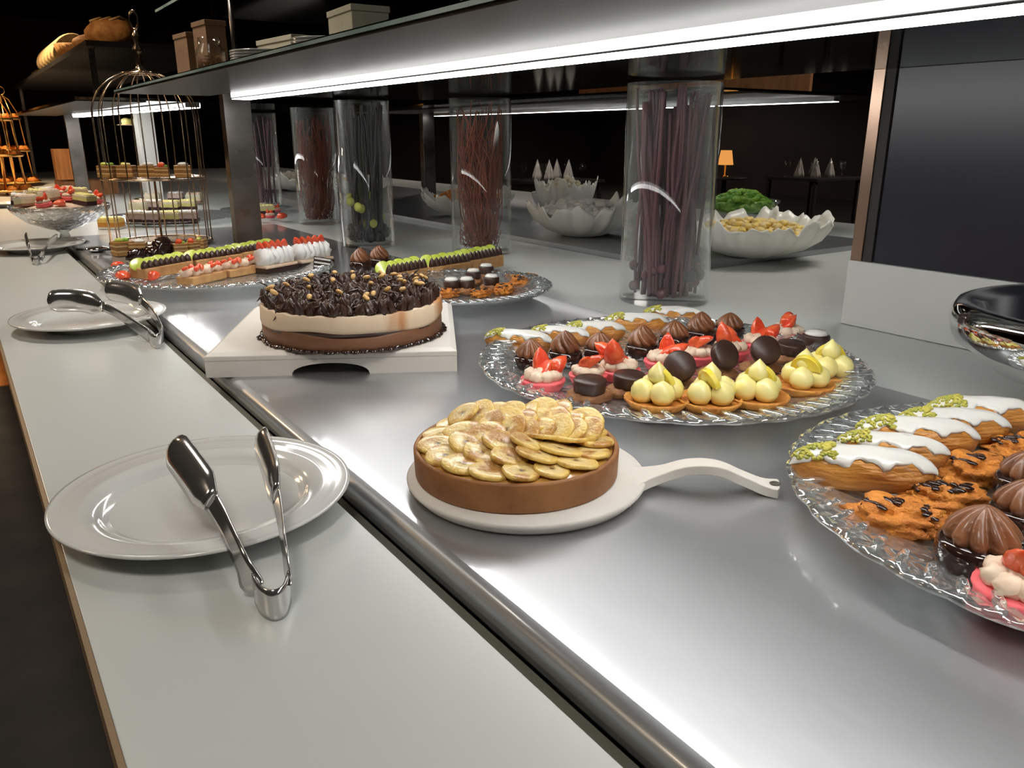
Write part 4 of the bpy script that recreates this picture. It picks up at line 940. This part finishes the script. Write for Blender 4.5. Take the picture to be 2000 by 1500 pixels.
obj('tier_plate', lathe([(0.0001, 0.228), (0.150, 0.228), (0.162, 0.236), (0.160, 0.238), (0.148, 0.231), (0.0001, 0.231)], 64), m_gold, cg)
obj('centre_rod', tube([(0, 0, 0.012), (0, 0, 0.228)], 0.004, 10), m_gold, cg)
obj('finial', lathe([(0.035, 0.576), (0.036, 0.582), (0.022, 0.588), (0.009, 0.60), (0.013, 0.61), (0.007, 0.625), (0.015, 0.645), (0.016, 0.655), (0.007, 0.672), (0.012, 0.69), (0.010, 0.70), (0.004, 0.712), (0.0001, 0.716)], 32), m_gold, cg)
hr = ring(0.018, 0, 0.0032, 32)
obj('hanging_ring', mv(hr, 0, 0, 0.744, rx=pi/2, rz=RA, sc=(0.75, 1.6, 1)), m_gold, cg)
ct = [(215, 3), (246, 0), (282, 1), (306, 2), (352, 2)]
zt = 0.233
for i, (px, kd) in enumerate([(212, 0), (249, 1), (290, 2), (318, 3), (358, 2)]):
    SQ[kd].put(P(px, 346, zt-0.0)+Vector((0, 0, 0)), RA+0.1*i, ['layered cake square at the left of the birdcage tier with kiwi', 'layered cake square second from left with lemon topping in the birdcage', 'white topped cake square in the middle of the birdcage tier', 'strawberry topped cake square in the birdcage', 'cream topped cake square at the right of the birdcage tier'][i], 'cake squares on the birdcage tier', 0.92 if i != 3 else .8)

# ------------------------------------------------------------------ desserts beyond the cage
p5 = P(322, 446, 0); 
pl5 = thing('glass_platter', 'x', 'platter', (0.83, 3.97, ZC)); pl5['label'] = 'glass platter of cream slices seen through the birdcage'
obj('platter_dish', lathe([(0.0001, 0.001), (0.2, 0.0), (0.27, 0.012), (0.30, 0.02), (0.30, 0.023), (0.26, 0.016), (0.2, 0.008), (0.0001, 0.008)], 96, lambda a, i, r: r*(1+.012*abs(sin(a*16)))), m_press, pl5)
def slicek(m_, top):
    def mk():
        t = thing('cream_cake_slice', 'x', 'cake slice')
        obj('cake_body', box(-0.042, 0.042, -0.030, 0.030, 0, 0.044), m_, t, smooth=False, bevel=0.003)
        obj('cream_top', join(*[mv(blob(0.014, 0.028, 0.008, 12, 8, .3, 3, q), -0.028+q*0.019, 0, 0.045) for q in range(4)]), top, t); return t
    return mk
SL = [Kind(slicek(m_slice, m_mer)), Kind(slicek(m_slice2, m_lemon)), Kind(slicek(m_slice3, m_cream)), Kind(slicek(m_cheese, m_lemon))]
lst = [(270, 437, 0), (300, 438, 0), (335, 437, 1), (370, 436, 0), (272, 414, 2), (303, 412, 0), (335, 413, 1), (368, 411, 1), (300, 396, 2), (345, 394, 0), (380, 396, 2)]
for i, (x, y, v) in enumerate(lst):
    row = 'front' if i < 4 else ('middle' if i < 8 else 'back'); j = i if i < 4 else (i-4 if i < 8 else i-8)
    SL[v].put(P(x, y, 0.009), RA+0.15, '%s cream slice from the left in the %s row seen through the birdcage' % (ords[j], row), 'cream slices beyond the birdcage', (0.95, 1, 1.1))
SL[3].put(P(219, 447, 0.0), RA, 'golden cake slice on white base left of the birdcage', 'golden cake slices', (1.05, 1, 1.0))
# compote
cpz = Vector((0.315, 3.345, ZC))
co = thing('glass_compote', 'wide footed glass bowl heaped with fruit desserts left of the birdcage', 'footed bowl', cpz)
obj('bowl', lathe([(0.0001, 0.050), (0.045, 0.052), (0.11, 0.078), (0.155, 0.118), (0.165, 0.137), (0.160, 0.138), (0.150, 0.121), (0.105, 0.084), (0.045, 0.058), (0.0001, 0.056)], 96, lambda a, i, r: r*(1+(.02*abs(sin(a*14)) if 2 <= i <= 7 else 0))), m_press, co)
obj('stem', lathe([(0.075, 0), (0.078, 0.003), (0.055, 0.010), (0.018, 0.022), (0.014, 0.040), (0.030, 0.0498), (0.0001, 0.0498)], 40), m_press, co)
kinds = [SH, SL[2], SL[1], SL[0], MA[0]]
names_ = ['strawberry half', 'pale cream slice', 'yellow cream slice', 'dark based cream slice', 'strawberry macaron']
rr = random.Random(3); cnt = {}
spots = [(0, 0)]+[(0.062, 2*pi*k/6) for k in range(6)]+[(0.118, 2*pi*k/11+.2) for k in range(11)]
for i, (r_, a) in enumerate(spots):
    v = [4, 2, 1, 3, 2, 1, 4, 0, 3, 2, 4, 0, 3, 1, 4, 0, 2, 4][i]; cnt[v] = cnt.get(v, 0)+1
    z = 0.140+0.022*(1-(r_/0.12)**2)
    ringn = 'on top of' if r_ < .01 else ('in the inner ring of' if r_ < .1 else 'along the rim of')
    kinds[v].put(cpz+Vector((r_*cos(a), r_*sin(a), z)), a, '%s %s the heaped glass compote' % (names_[v], ringn), '%s pieces %s the compote' % (names_[v], ringn), 0.78 if v in (1, 2, 3) else 1.0, (rr.uniform(-.15, .15), rr.uniform(-.15, .15)))
obj('cream_bed', lathe([(0.0001, 0.060), (0.045, 0.062), (0.100, 0.088), (0.142, 0.122), (0.150, 0.134), (0.11, 0.142), (0.0001, 0.160)], 48), m_cream, co)
# fruit platter right of post
p6 = Vector((1.27, 4.16, ZC))
pl6 = thing('glass_platter', 'far glass platter with colourful pieces just right of the steel post', 'platter', p6)
obj('platter_dish', lathe([(0.0001, 0.001), (0.13, 0.0), (0.16, 0.010), (0.178, 0.017), (0.178, 0.020), (0.155, 0.014), (0.13, 0.008), (0.0001, 0.008)], 64), m_press, pl6)
for i, (x, y, v) in enumerate([(508, 430, 0), (528, 426, 4), (545, 430, 0), (520, 418, 2), (540, 414, 4), (505, 415, 1)]):
    kinds[v].put(P(x, y, 0.009), i, ['red strawberry half nearest the post on the far small platter', 'macaron in the middle of the far small platter', 'strawberry half at the right rim of the far small platter', 'yellow slice behind the macaron on the far small platter', 'macaron at the back of the far small platter', 'pale slice behind the post on the far small platter'][i], None, 0.9 if v != 0 else 1.3)

# ------------------------------------------------------------------ chrome bowl at right
cb = thing('chrome_bowl', 'large shiny chrome bowl cut off at the right edge', 'bowl', (1.262, 0.388, ZC)); cb.scale = (0.9, 0.9, 0.93)
obj('bowl_shell', lathe([(0.0001, 0.036), (0.05, 0.037), (0.11, 0.046), (0.17, 0.070), (0.205, 0.095), (0.218, 0.104), (0.229, 0.110), (0.236, 0.122), (0.240, 0.140), (0.238, 0.156), (0.230, 0.167), (0.218, 0.171), (0.207, 0.166), (0.200, 0.154), (0.192, 0.125), (0.155, 0.082), (0.09, 0.052), (0.0001, 0.046)], 128), m_chrome, cb)
obj('bowl_foot', lathe([(0.030, 0), (0.032, 0.003), (0.014, 0.012), (0.014, 0.030), (0.030, 0.0355), (0.0001, 0.0355)], 48), m_chrome, cb)

# ------------------------------------------------------------------ shell bowls at the rear
def shellbowl(R, H, seed, label, loc, rot=0):
    t = thing('shell_bowl', label, 'bowl', loc, rot)
    n = 224; fl = 15
    prof = [(0.0001, 0.004), (0.30, 0.0), (0.40, 0.03), (0.70, 0.25), (0.90, 0.55), (0.99, 0.85), (1.02, 1.0), (1.0, 1.01), (0.96, 0.85), (0.86, 0.57), (0.66, 0.29), (0.35, 0.09), (0.0001, 0.06)]
    def fr(a, i, r):
        s = min(1, r); f = abs(sin(a*fl/2))**0.6
        return r*R*(1+0.10*(f-0.6)*s + (0.06*mn.noise(Vector((cos(a)*4, sin(a)*4, seed)))*s))
    def fz(a, i, z):
        f = abs(sin(a*fl/2))**0.6
        k = max(0, (z-0.25))/0.75
        return z*H + H*k*(0.17*(f-0.5)+0.38*mn.noise(Vector((cos(a)*2.5+seed, sin(a)*2.5, 1.7)))+0.22*mn.noise(Vector((cos(a)*9+seed, sin(a)*9, 3.7))))
    obj('shell_body', lathe(prof, n, fr, fz), m_shellw, t); return t
def foodheap(t, R, z, m_, seed, n=60, dome=0.03, size=0.012):
    rng = random.Random(seed); out = []
    for i in range(n):
        r_ = R*math.sqrt(rng.random()); a = rng.random()*2*pi
        out.append(mv(blob(size*rng.uniform(.7, 1.4), size*rng.uniform(.5, 1), size*.6, 8, 6, .5, 3, i), r_*cos(a), r_*sin(a), z+dome*(1-(r_/R)**2)+rng.uniform(-.004, .008), rz=rng.random()*6, rx=rng.uniform(-.6, .6)))
    out.append(lathe([(0.0001, z-0.03), (R*.75, z-0.02), (R, z), (R*.5, z+dome*.7), (0.0001, z+dome*.9)], 32))
    return out
def bowlfood(loc, R, z, m_, seed, label, name, cat='salad', n=60, dome=.03, size=.012):
    o = obj(name, join(*foodheap(None, R, z, m_, seed, n, dome, size)), m_, loc=loc); stuff(tag(o, label, cat)); return o
zb = ZC+0.0162
b1 = Vector((2.045, 1.66, zb)); shellbowl(0.222, 0.105, 1, 'ivory shell shaped bowl on the rear board, nearest and rightmost', b1, 0.3)
bowlfood(b1, 0.165, 0.075, m_yfood, 1, 'yellow and pink salad in the nearest shell bowl', 'mixed_salad', n=110, dome=.028, size=.015)
b2 = Vector((1.935, 2.36, zb)); shellbowl(0.200, 0.110, 4, 'shell bowl of white pieces between the red twig vase and nearest vase', b2, 0.9)
bowlfood(b2, 0.15, 0.085, m_mer, 2, 'white fluffy dessert in the second shell bowl', 'white_salad', n=90, dome=.035, size=.018)
b3 = Vector((1.97, 3.25, zb)); shellbowl(0.205, 0.10, 7, 'shell bowl of orange salad between the black stem vase and red twig vase', b3, 1.7)
bowlfood(b3, 0.15, 0.085, m_ofood, 3, 'orange and green salad in the third shell bowl', 'orange_salad', n=80)
b4 = P(700, 380, 0.0162); shellbowl(0.19, 0.10, 9, 'far shell bowl of yellow salad behind the black stem vase', b4, 2.2)
bowlfood(b4, 0.14, 0.085, m_yfood, 4, 'yellow salad in the far shell bowl', 'yellow_salad', n=60)
b5 = P(590, 372, 0.0162); shellbowl(0.21, 0.10, 12, 'farthest shell bowl beside the farther twig vase', b5, .2)
bowlfood(b5, 0.15, 0.085, m_wfood, 5, 'pale salad in the farthest shell bowl', 'pale_salad', n=60)
b6 = Vector((1.99, 2.80, zb)); 
def roundbowl(R, H, m_, label, loc, name='round_bowl'):
    t = thing(name, label, 'bowl', loc)
    obj('bowl_wall', lathe([(0.0001, 0.002), (R*.5, 0), (R*.8, H*.3), (R*.97, H*.8), (R, H), (R*.96, H), (R*.92, H*.8), (R*.74, H*.34), (R*.45, 0.012), (0.0001, 0.012)], 48), m_, t); return t
b7 = P(1070, 408, 0.0162); roundbowl(0.085, 0.085, m_porc, 'plain white bowl behind the second shell bowl', b7)
bowlfood(b7, 0.07, 0.06, m_ofood, 6, 'orange pieces in the plain white bowl', 'orange_pieces', n=24)
b8 = Vector((2.54, 2.13, zb)); roundbowl(0.15, 0.12, m_glass, 'clear bowl of green salad behind the nearest shell bowl', b8, 'glass_bowl')
bowlfood(b8, 0.118, 0.095, m_leaf, 7, 'bright green leaf salad in the clear bowl', 'leaf_salad', n=150, dome=.05, size=.02)
b9 = Vector((2.37, 3.02, zb)); shellbowl(0.14, 0.14, 15, 'tall white shell bowl with pale leaves right of the red twig vase', b9)
bowlfood(b9, 0.10, 0.11, m_wfood, 9, 'pale leaves in the tall white shell bowl', 'pale_leaves', n=50, dome=.05, size=.018)

# ------------------------------------------------------------------ things on the glass shelves
ztop = ZS+0.0072
def carton(loc, w_, d, h, label, m_=None, rz=0.1):
    t = thing('card_box', label, 'box', loc, rz)
    obj('box_body', box(-w_, w_, -d, d, 0, h), m_ or m_box, t, smooth=False, bevel=0.002); obj('lid', box(-w_-.002, w_+.002, -d-.002, d+.002, h+0.0002, h+0.012), m_ or m_box, t, smooth=False, bevel=0.001)
carton((0.60, 2.22, ztop), .025, .045, .13, 'brown card box on the glass shelf above the steel post, nearest one')
carton((0.60, 2.42, ztop), .025, .05, .12, 'brown card box behind the nearest one on the glass shelf')
def jar(loc, label):
    t = thing('glass_jar', label, 'jar', loc)
    obj('jar_wall', lathe([(0.0001, 0), (0.03, 0), (0.034, 0.01), (0.034, 0.06), (0.025, 0.075), (0.026, 0.09), (0.023, 0.09), (0.022, 0.075), (0.031, 0.058), (0.031, 0.012), (0.0001, 0.008)], 32), m_glass, t)
    obj('filling', lathe([(0.0001, 0.0085), (0.030, 0.0125), (0.0305, 0.05), (0.0001, 0.052)], 24), m_brown, t)
jar((0.56, 2.08, ztop), 'small glass jar at the end of the glass shelf above the post')
def platestack(loc, label, n=7, R=0.08):
    for i in range(n):
        tag(obj('side_plate', lathe([(0.0001, 0.001), (R*.55, 0), (R*.6, 0.002), (R, 0.010), (R*.99, 0.012), (R*.6, 0.0055), (0.0001, 0.005)], 48), m_porc, loc=loc+Vector((0, 0, i*0.0056))), 'small white plate on the shelf, %s from bottom, %s' % (ords[i], label), 'plate', 'stacked plates, '+label)
platestack(Vector((0.62, 1.85, ztop)), 'stack nearer the card boxes')
platestack(Vector((0.62, 1.50, ztop)), 'stack farther from the card boxes', 6, .07)
carton((0.76, 2.10, ztop), .04, .10, .09, 'cream paper box lying on the glass shelf beside the plates', m_paper)
carton((0.76, 1.68, ztop), .04, .07, .11, 'upright cream paper box nearer the camera on the glass shelf', m_paper, -.05)

# bread display on the far section
bs = thing('bread_shelf', 'dark raised shelf carrying loaves at the upper left', 'shelf', (0, 0, 0))
obj('shelf_board', box(0.62, 1.3, 4.35, 8.9, 1.665, 1.69), m_dark, bs, smooth=False)
for x, y in ((0.66, 4.5), (1.25, 4.5), (0.66, 8.7), (1.25, 8.7)): obj('support_leg', box(x-.012, x+.012, y-.012, y+.012, ZS+.0102 if y < 6.2 else ZC, 1.6648), m_steelpost, bs, smooth=False)
def loaf(L_, R_, label, loc, rot, m_=None, cut=True):
    t = thing('bread_loaf', label, 'bread', loc, rot[2]); 
    obj('crust', mv(blob(L_, R_, R_*.8, 24, 14, .12, 3, int(L_*1000)), 0, 0, R_*.88, rx=rot[0], ry=rot[1]), m_ or m_bread, t)
    if cut: obj('score_lines', mv(join(*[tube([(x, -R_*.6, R_*.62), (x+.02, 0, R_*.86), (x+.03, R_*.5, R_*.72)], .006, 6) for x in (-L_*.5, -L_*.1, L_*.3)]), 0, 0, R_*.88, rx=rot[0], ry=rot[1]), m_crumbw, t)
zbk = 1.6905
loaf(.15, .085, 'large round topped loaf at the right of the bread shelf', (0.80, 4.75, zbk), (0, 0, -.9))
loaf(.12, .06, 'smaller crusty loaf left of the large loaf', (0.78, 5.15, zbk), (0, 0, .3))
def wedge(i, loc, rz, tl):
    t = thing('bread_slice', 'x', 'bread', loc, rz, 'fanned bread slices on the shelf'); t.scale = (1.5, 1.5, 1.5); t['label'] = 'pale baguette slice fanned on the bread shelf, %s from the left' % ords[i]
    obj('crumb', mv(prism([(.09*cos(a), .055*sin(a)) for a in [2*pi*k/24 for k in range(24)]], -.009, .009), 0, 0, .088, rx=pi/2, ry=tl), m_crumbw, t, bevel=.003)
    obj('crust', mv(lathe([(1.02*.09, -.009), (1.03*.09, -.006), (1.03*.09, .006), (1.02*.09, .009), (1.0*.09, .009), (1.0*.09, -.009)], 32, loop=True), 0, 0, .088, rx=pi/2, ry=tl, sc=(1, 1, 1)), m_bread, t) if False else None
for i in range(6): wedge(i, (0.80, 7.35-.19*i, zbk), .5, -.55)
loaf(.12, .07, 'small pale roll at the far left end of the bread shelf', (0.82, 8.3, zbk), (0, 0, .8), m_crumbw, False)
bsk = thing('bread_basket', 'woven basket rim between the loaf and the slices', 'basket', (0.76, 5.75, zbk))
obj('basket_wall', lathe([(0.0001, .004), (.07, 0), (.10, .05), (.115, .10), (.108, .102), (.092, .05), (.064, .01), (0.0001, .01)], 64, lambda a, i, r: r*(1+.02*sin(a*24+i*pi))), m_bread, bsk)

# ------------------------------------------------------------------ warm-lit stands at the far left
def tier_stand(loc, label, s=1.0):
    t = thing('tiered_stand', label, 'cake stand', loc); t.scale = (s, s, s)
    obj('centre_rod', tube([(0, 0, 0.0), (0, 0, .62)], .008, 10), m_gold2, t)
    for z, R_ in ((.02, .17), (.24, .14), (.46, .11)): obj('tier_plate', lathe([(0.0001, z), (R_*.9, z), (R_, z+.015), (R_*.97, z+.018), (R_*.88, z+.006), (0.0001, z+.006)], 40), m_gold2, t)
    for k in range(4):
        a = k*pi/2+.4; obj('side_rod', tube([(.13*cos(a), .13*sin(a), 0.02), (.10*cos(a), .10*sin(a), .5), (.05*cos(a), .05*sin(a), .60), (0, 0, .63)], .005, 8), m_gold2, t)
    obj('top_ring', mv(ring(.03, 0, .004, 24), 0, 0, .655, rx=pi/2), m_gold2, t)
    return t
s1 = Vector((0.30, 6.30, ZC)); tier_stand(s1, 'golden tiered stand loaded with orange pastries at the far left edge', 1.0)
s2 = Vector((0.42, 7.35, ZC)); tier_stand(s2, 'second golden tiered stand behind the first at far left', 1.05)
def bun():
    t = thing('orange_pastry', 'x', 'pastry'); obj('pastry_body', mv(blob(.035, .03, .024, 14, 10, .3, 3, 1, flat=-.014), 0, 0, .014), m_cookie, t); return t
BN = Kind(bun)
for si, (base, sc_, nm) in enumerate(((s1, 1.0, 'first'), (s2, 1.05, 'second'))):
    for z, R_, n2, tn in ((.026, .12, 8, 'bottom'), (.246, .09, 6, 'middle'), (.466, .06, 4, 'top')):
        for k in range(n2):
            a = 2*pi*k/n2+.2; BN.put(base+Vector((R_*cos(a)*sc_, R_*sin(a)*sc_, z*sc_+0.0008)), a, 'orange glazed pastry on the %s tier of the %s golden stand' % (tn, nm), 'pastries on the %s tier of the %s golden stand' % (tn, nm), 1.0)
def crate(loc, w_, d, h, label, rz=0.0):
    t = thing('wooden_crate', label, 'crate', loc, rz)
    for s in (-1, 1):
        obj('side_panel', box(-w_, w_, s*d-.006, s*d+.006, 0, h), m_wood, t, smooth=False, bevel=.001)
        obj('end_panel', box(s*w_-.006, s*w_+.006, -d+.0065, d-.0065, 0, h), m_wood, t, smooth=False, bevel=.001)
    obj('bottom_panel', box(-w_+.007, w_-.007, -d+.0065, d-.0065, 0, .01), m_wood, t, smooth=False)
crate((0.75, 6.1, ZC), .16, .12, .09, 'low wooden crate on the white counter left of the far steel post', .1)
crate((0.80, 7.3, ZC), .10, .10, .27, 'tall wooden crate standing behind the low crate at far left', .0)
def candle(loc, label):
    t = thing('glass_votive', label, 'candle holder', loc)
    obj('glass_cup', lathe([(0.0001, 0), (.03, 0), (.036, .07), (.033, .07), (.027, .008), (0.0001, .008)], 24), m_glass, t)
    obj('wax', lathe([(0.0001, .0085), (.026, .0085), (.029, .04), (0.0001, .04)], 20), m_mer, t)
candle((0.33, 5.55, ZC), 'small glass votive in front of the golden stand'); candle((0.47, 5.75, ZC), 'second glass votive beside the low crate')
# small stand seen behind the cage dome
ss = thing('cake_pedestal', 'small wire pedestal of cream puffs seen inside the birdcage dome', 'cake stand', (0.97, 5.4, ZC)); 
obj('pole', tube([(0, 0, 0), (0, 0, .428)], .005, 8), m_gold, ss); obj('foot', lathe([(.06, 0), (.06, .005), (.0001, .012)], 24), m_gold, ss); obj('top_plate', lathe([(0.0001, .428), (.10, .430), (.10, .434), (0.0001, .434)], 32), m_gold, ss)
def puff():
    t = thing('cream_puff', 'x', 'cream puff'); obj('puff_body', mv(blob(.026, .024, .022, 14, 10, .25, 3, 2, flat=-.014), 0, 0, .014), m_lemon, t); return t
PF = Kind(puff)
for k in range(5): PF.put(Vector((0.97+.055*cos(k*1.26), 5.4+.055*sin(k*1.26), ZC+.4345)), k, 'pale cream puff on the small pedestal behind the birdcage dome', 'cream puffs on the small pedestal', 1.0)

# ------------------------------------------------------------------ wooden cabinet and dining tables in the dark room
def dtable(px, py, label, lampcol=None):
    c = P(px, py, -0.15)
    t = thing('dining_table', label, 'table', (c.x, c.y, 0))
    obj('table_top', box(-.5, .5, -.4, .4, .715, .75), m_dark, t, smooth=False, bevel=.003)
    for a in (-1, 1):
        for b in (-1, 1): obj('leg', box(a*.45-.02, a*.45+.02, b*.35-.02, b*.35+.02, 0, .7148), m_dark, t, smooth=False)
    return Vector((c.x, c.y, .7502))
def glassk():
    t = thing('wine_glass', 'x', 'glass')
    obj('bowl', lathe([(0.0001, .085), (.02, .088), (.038, .12), (.034, .18), (.032, .18), (.035, .12), (.018, .092), (0.0001, .09)], 24), m_glass, t)
    obj('stem', lathe([(.034, 0), (.034, .003), (.005, .008), (.004, .08), (.008, .0845), (0.0001, .0848)], 20), m_glass, t); return t
WG = Kind(glassk)
def napkin():
    t = thing('folded_napkin', 'x', 'napkin'); obj('cloth', lathe([(.05, 0), (.045, .04), (.025, .12), (0.0001, .20)], 24, lambda a, i, r: r*(1+.2*sin(a*5))), m_porc, t); return t
NK = Kind(napkin)
for ti, (px, py, nm) in enumerate([(1590, 345, 'right'), (1080, 350, 'middle')]):
    q = dtable(px, py, 'dark dining table in the dim room, %s one seen under the shelf' % nm)
    for k, (x, y) in enumerate([(-.3, -.2), (.3, -.2), (-.3, .2), (.3, .2)]):
        WG.put(q+Vector((x, y, 0)), k, 'wine glass on the %s dining table' % nm, 'wine glasses on the %s dining table' % nm, 1.1)
        NK.put(q+Vector((x*.5, y*.6, 0)), k, 'white folded napkin on the %s dining table' % nm, 'napkins on the %s dining table' % nm, 1.2)
tl = thing('table_lamp', 'small glowing orange lamp in the dim room behind the nearest vase', 'lamp', P(1415, 318, -0.05)); tl.location.z = 0.7502
q = P(1415, 345, -.15); tl.location = (q.x, q.y, .7502)
obj('lamp_base', lathe([(.06, 0), (.06, .01), (.012, .02), (.01, .15), (0.0001, .15)], 20), m_gold2, tl)
obj('lamp_shade', lathe([(.10, .15), (.07, .33), (.065, .33), (.095, .15)], 28, loop=True), emitmat('glowing_shade', (1.0, .42, .10), 0.8), tl)
side = P(1415, 345, -.15); t = thing('side_table', 'dark small table under the glowing orange lamp', 'table', (side.x, side.y, 0))
obj('table_top', lathe([(.3, .72), (.3, .75), (0.0001, .75)], 32), m_dark, t); obj('leg', tube([(0, 0, 0), (0, 0, .7195)], .03, 10), m_dark, t)

# ------------------------------------------------------------------ labels: repeats told apart by their order from the left
bpy.context.view_layer.update()
gr = {}
for o in col.objects:
    if o.parent is None and 'group' in o.keys(): gr.setdefault((o['group'], o['label']), []).append(o)
for (g, l), os_ in gr.items():
    if 1 < len(os_) <= 10:
        def sx(o):
            d = o.location-CAMP; return d.dot(cR)/d.dot(cF)
        for i, o in enumerate(sorted(os_, key=sx)): o['label'] = l+', '+ords[i]+' from left'
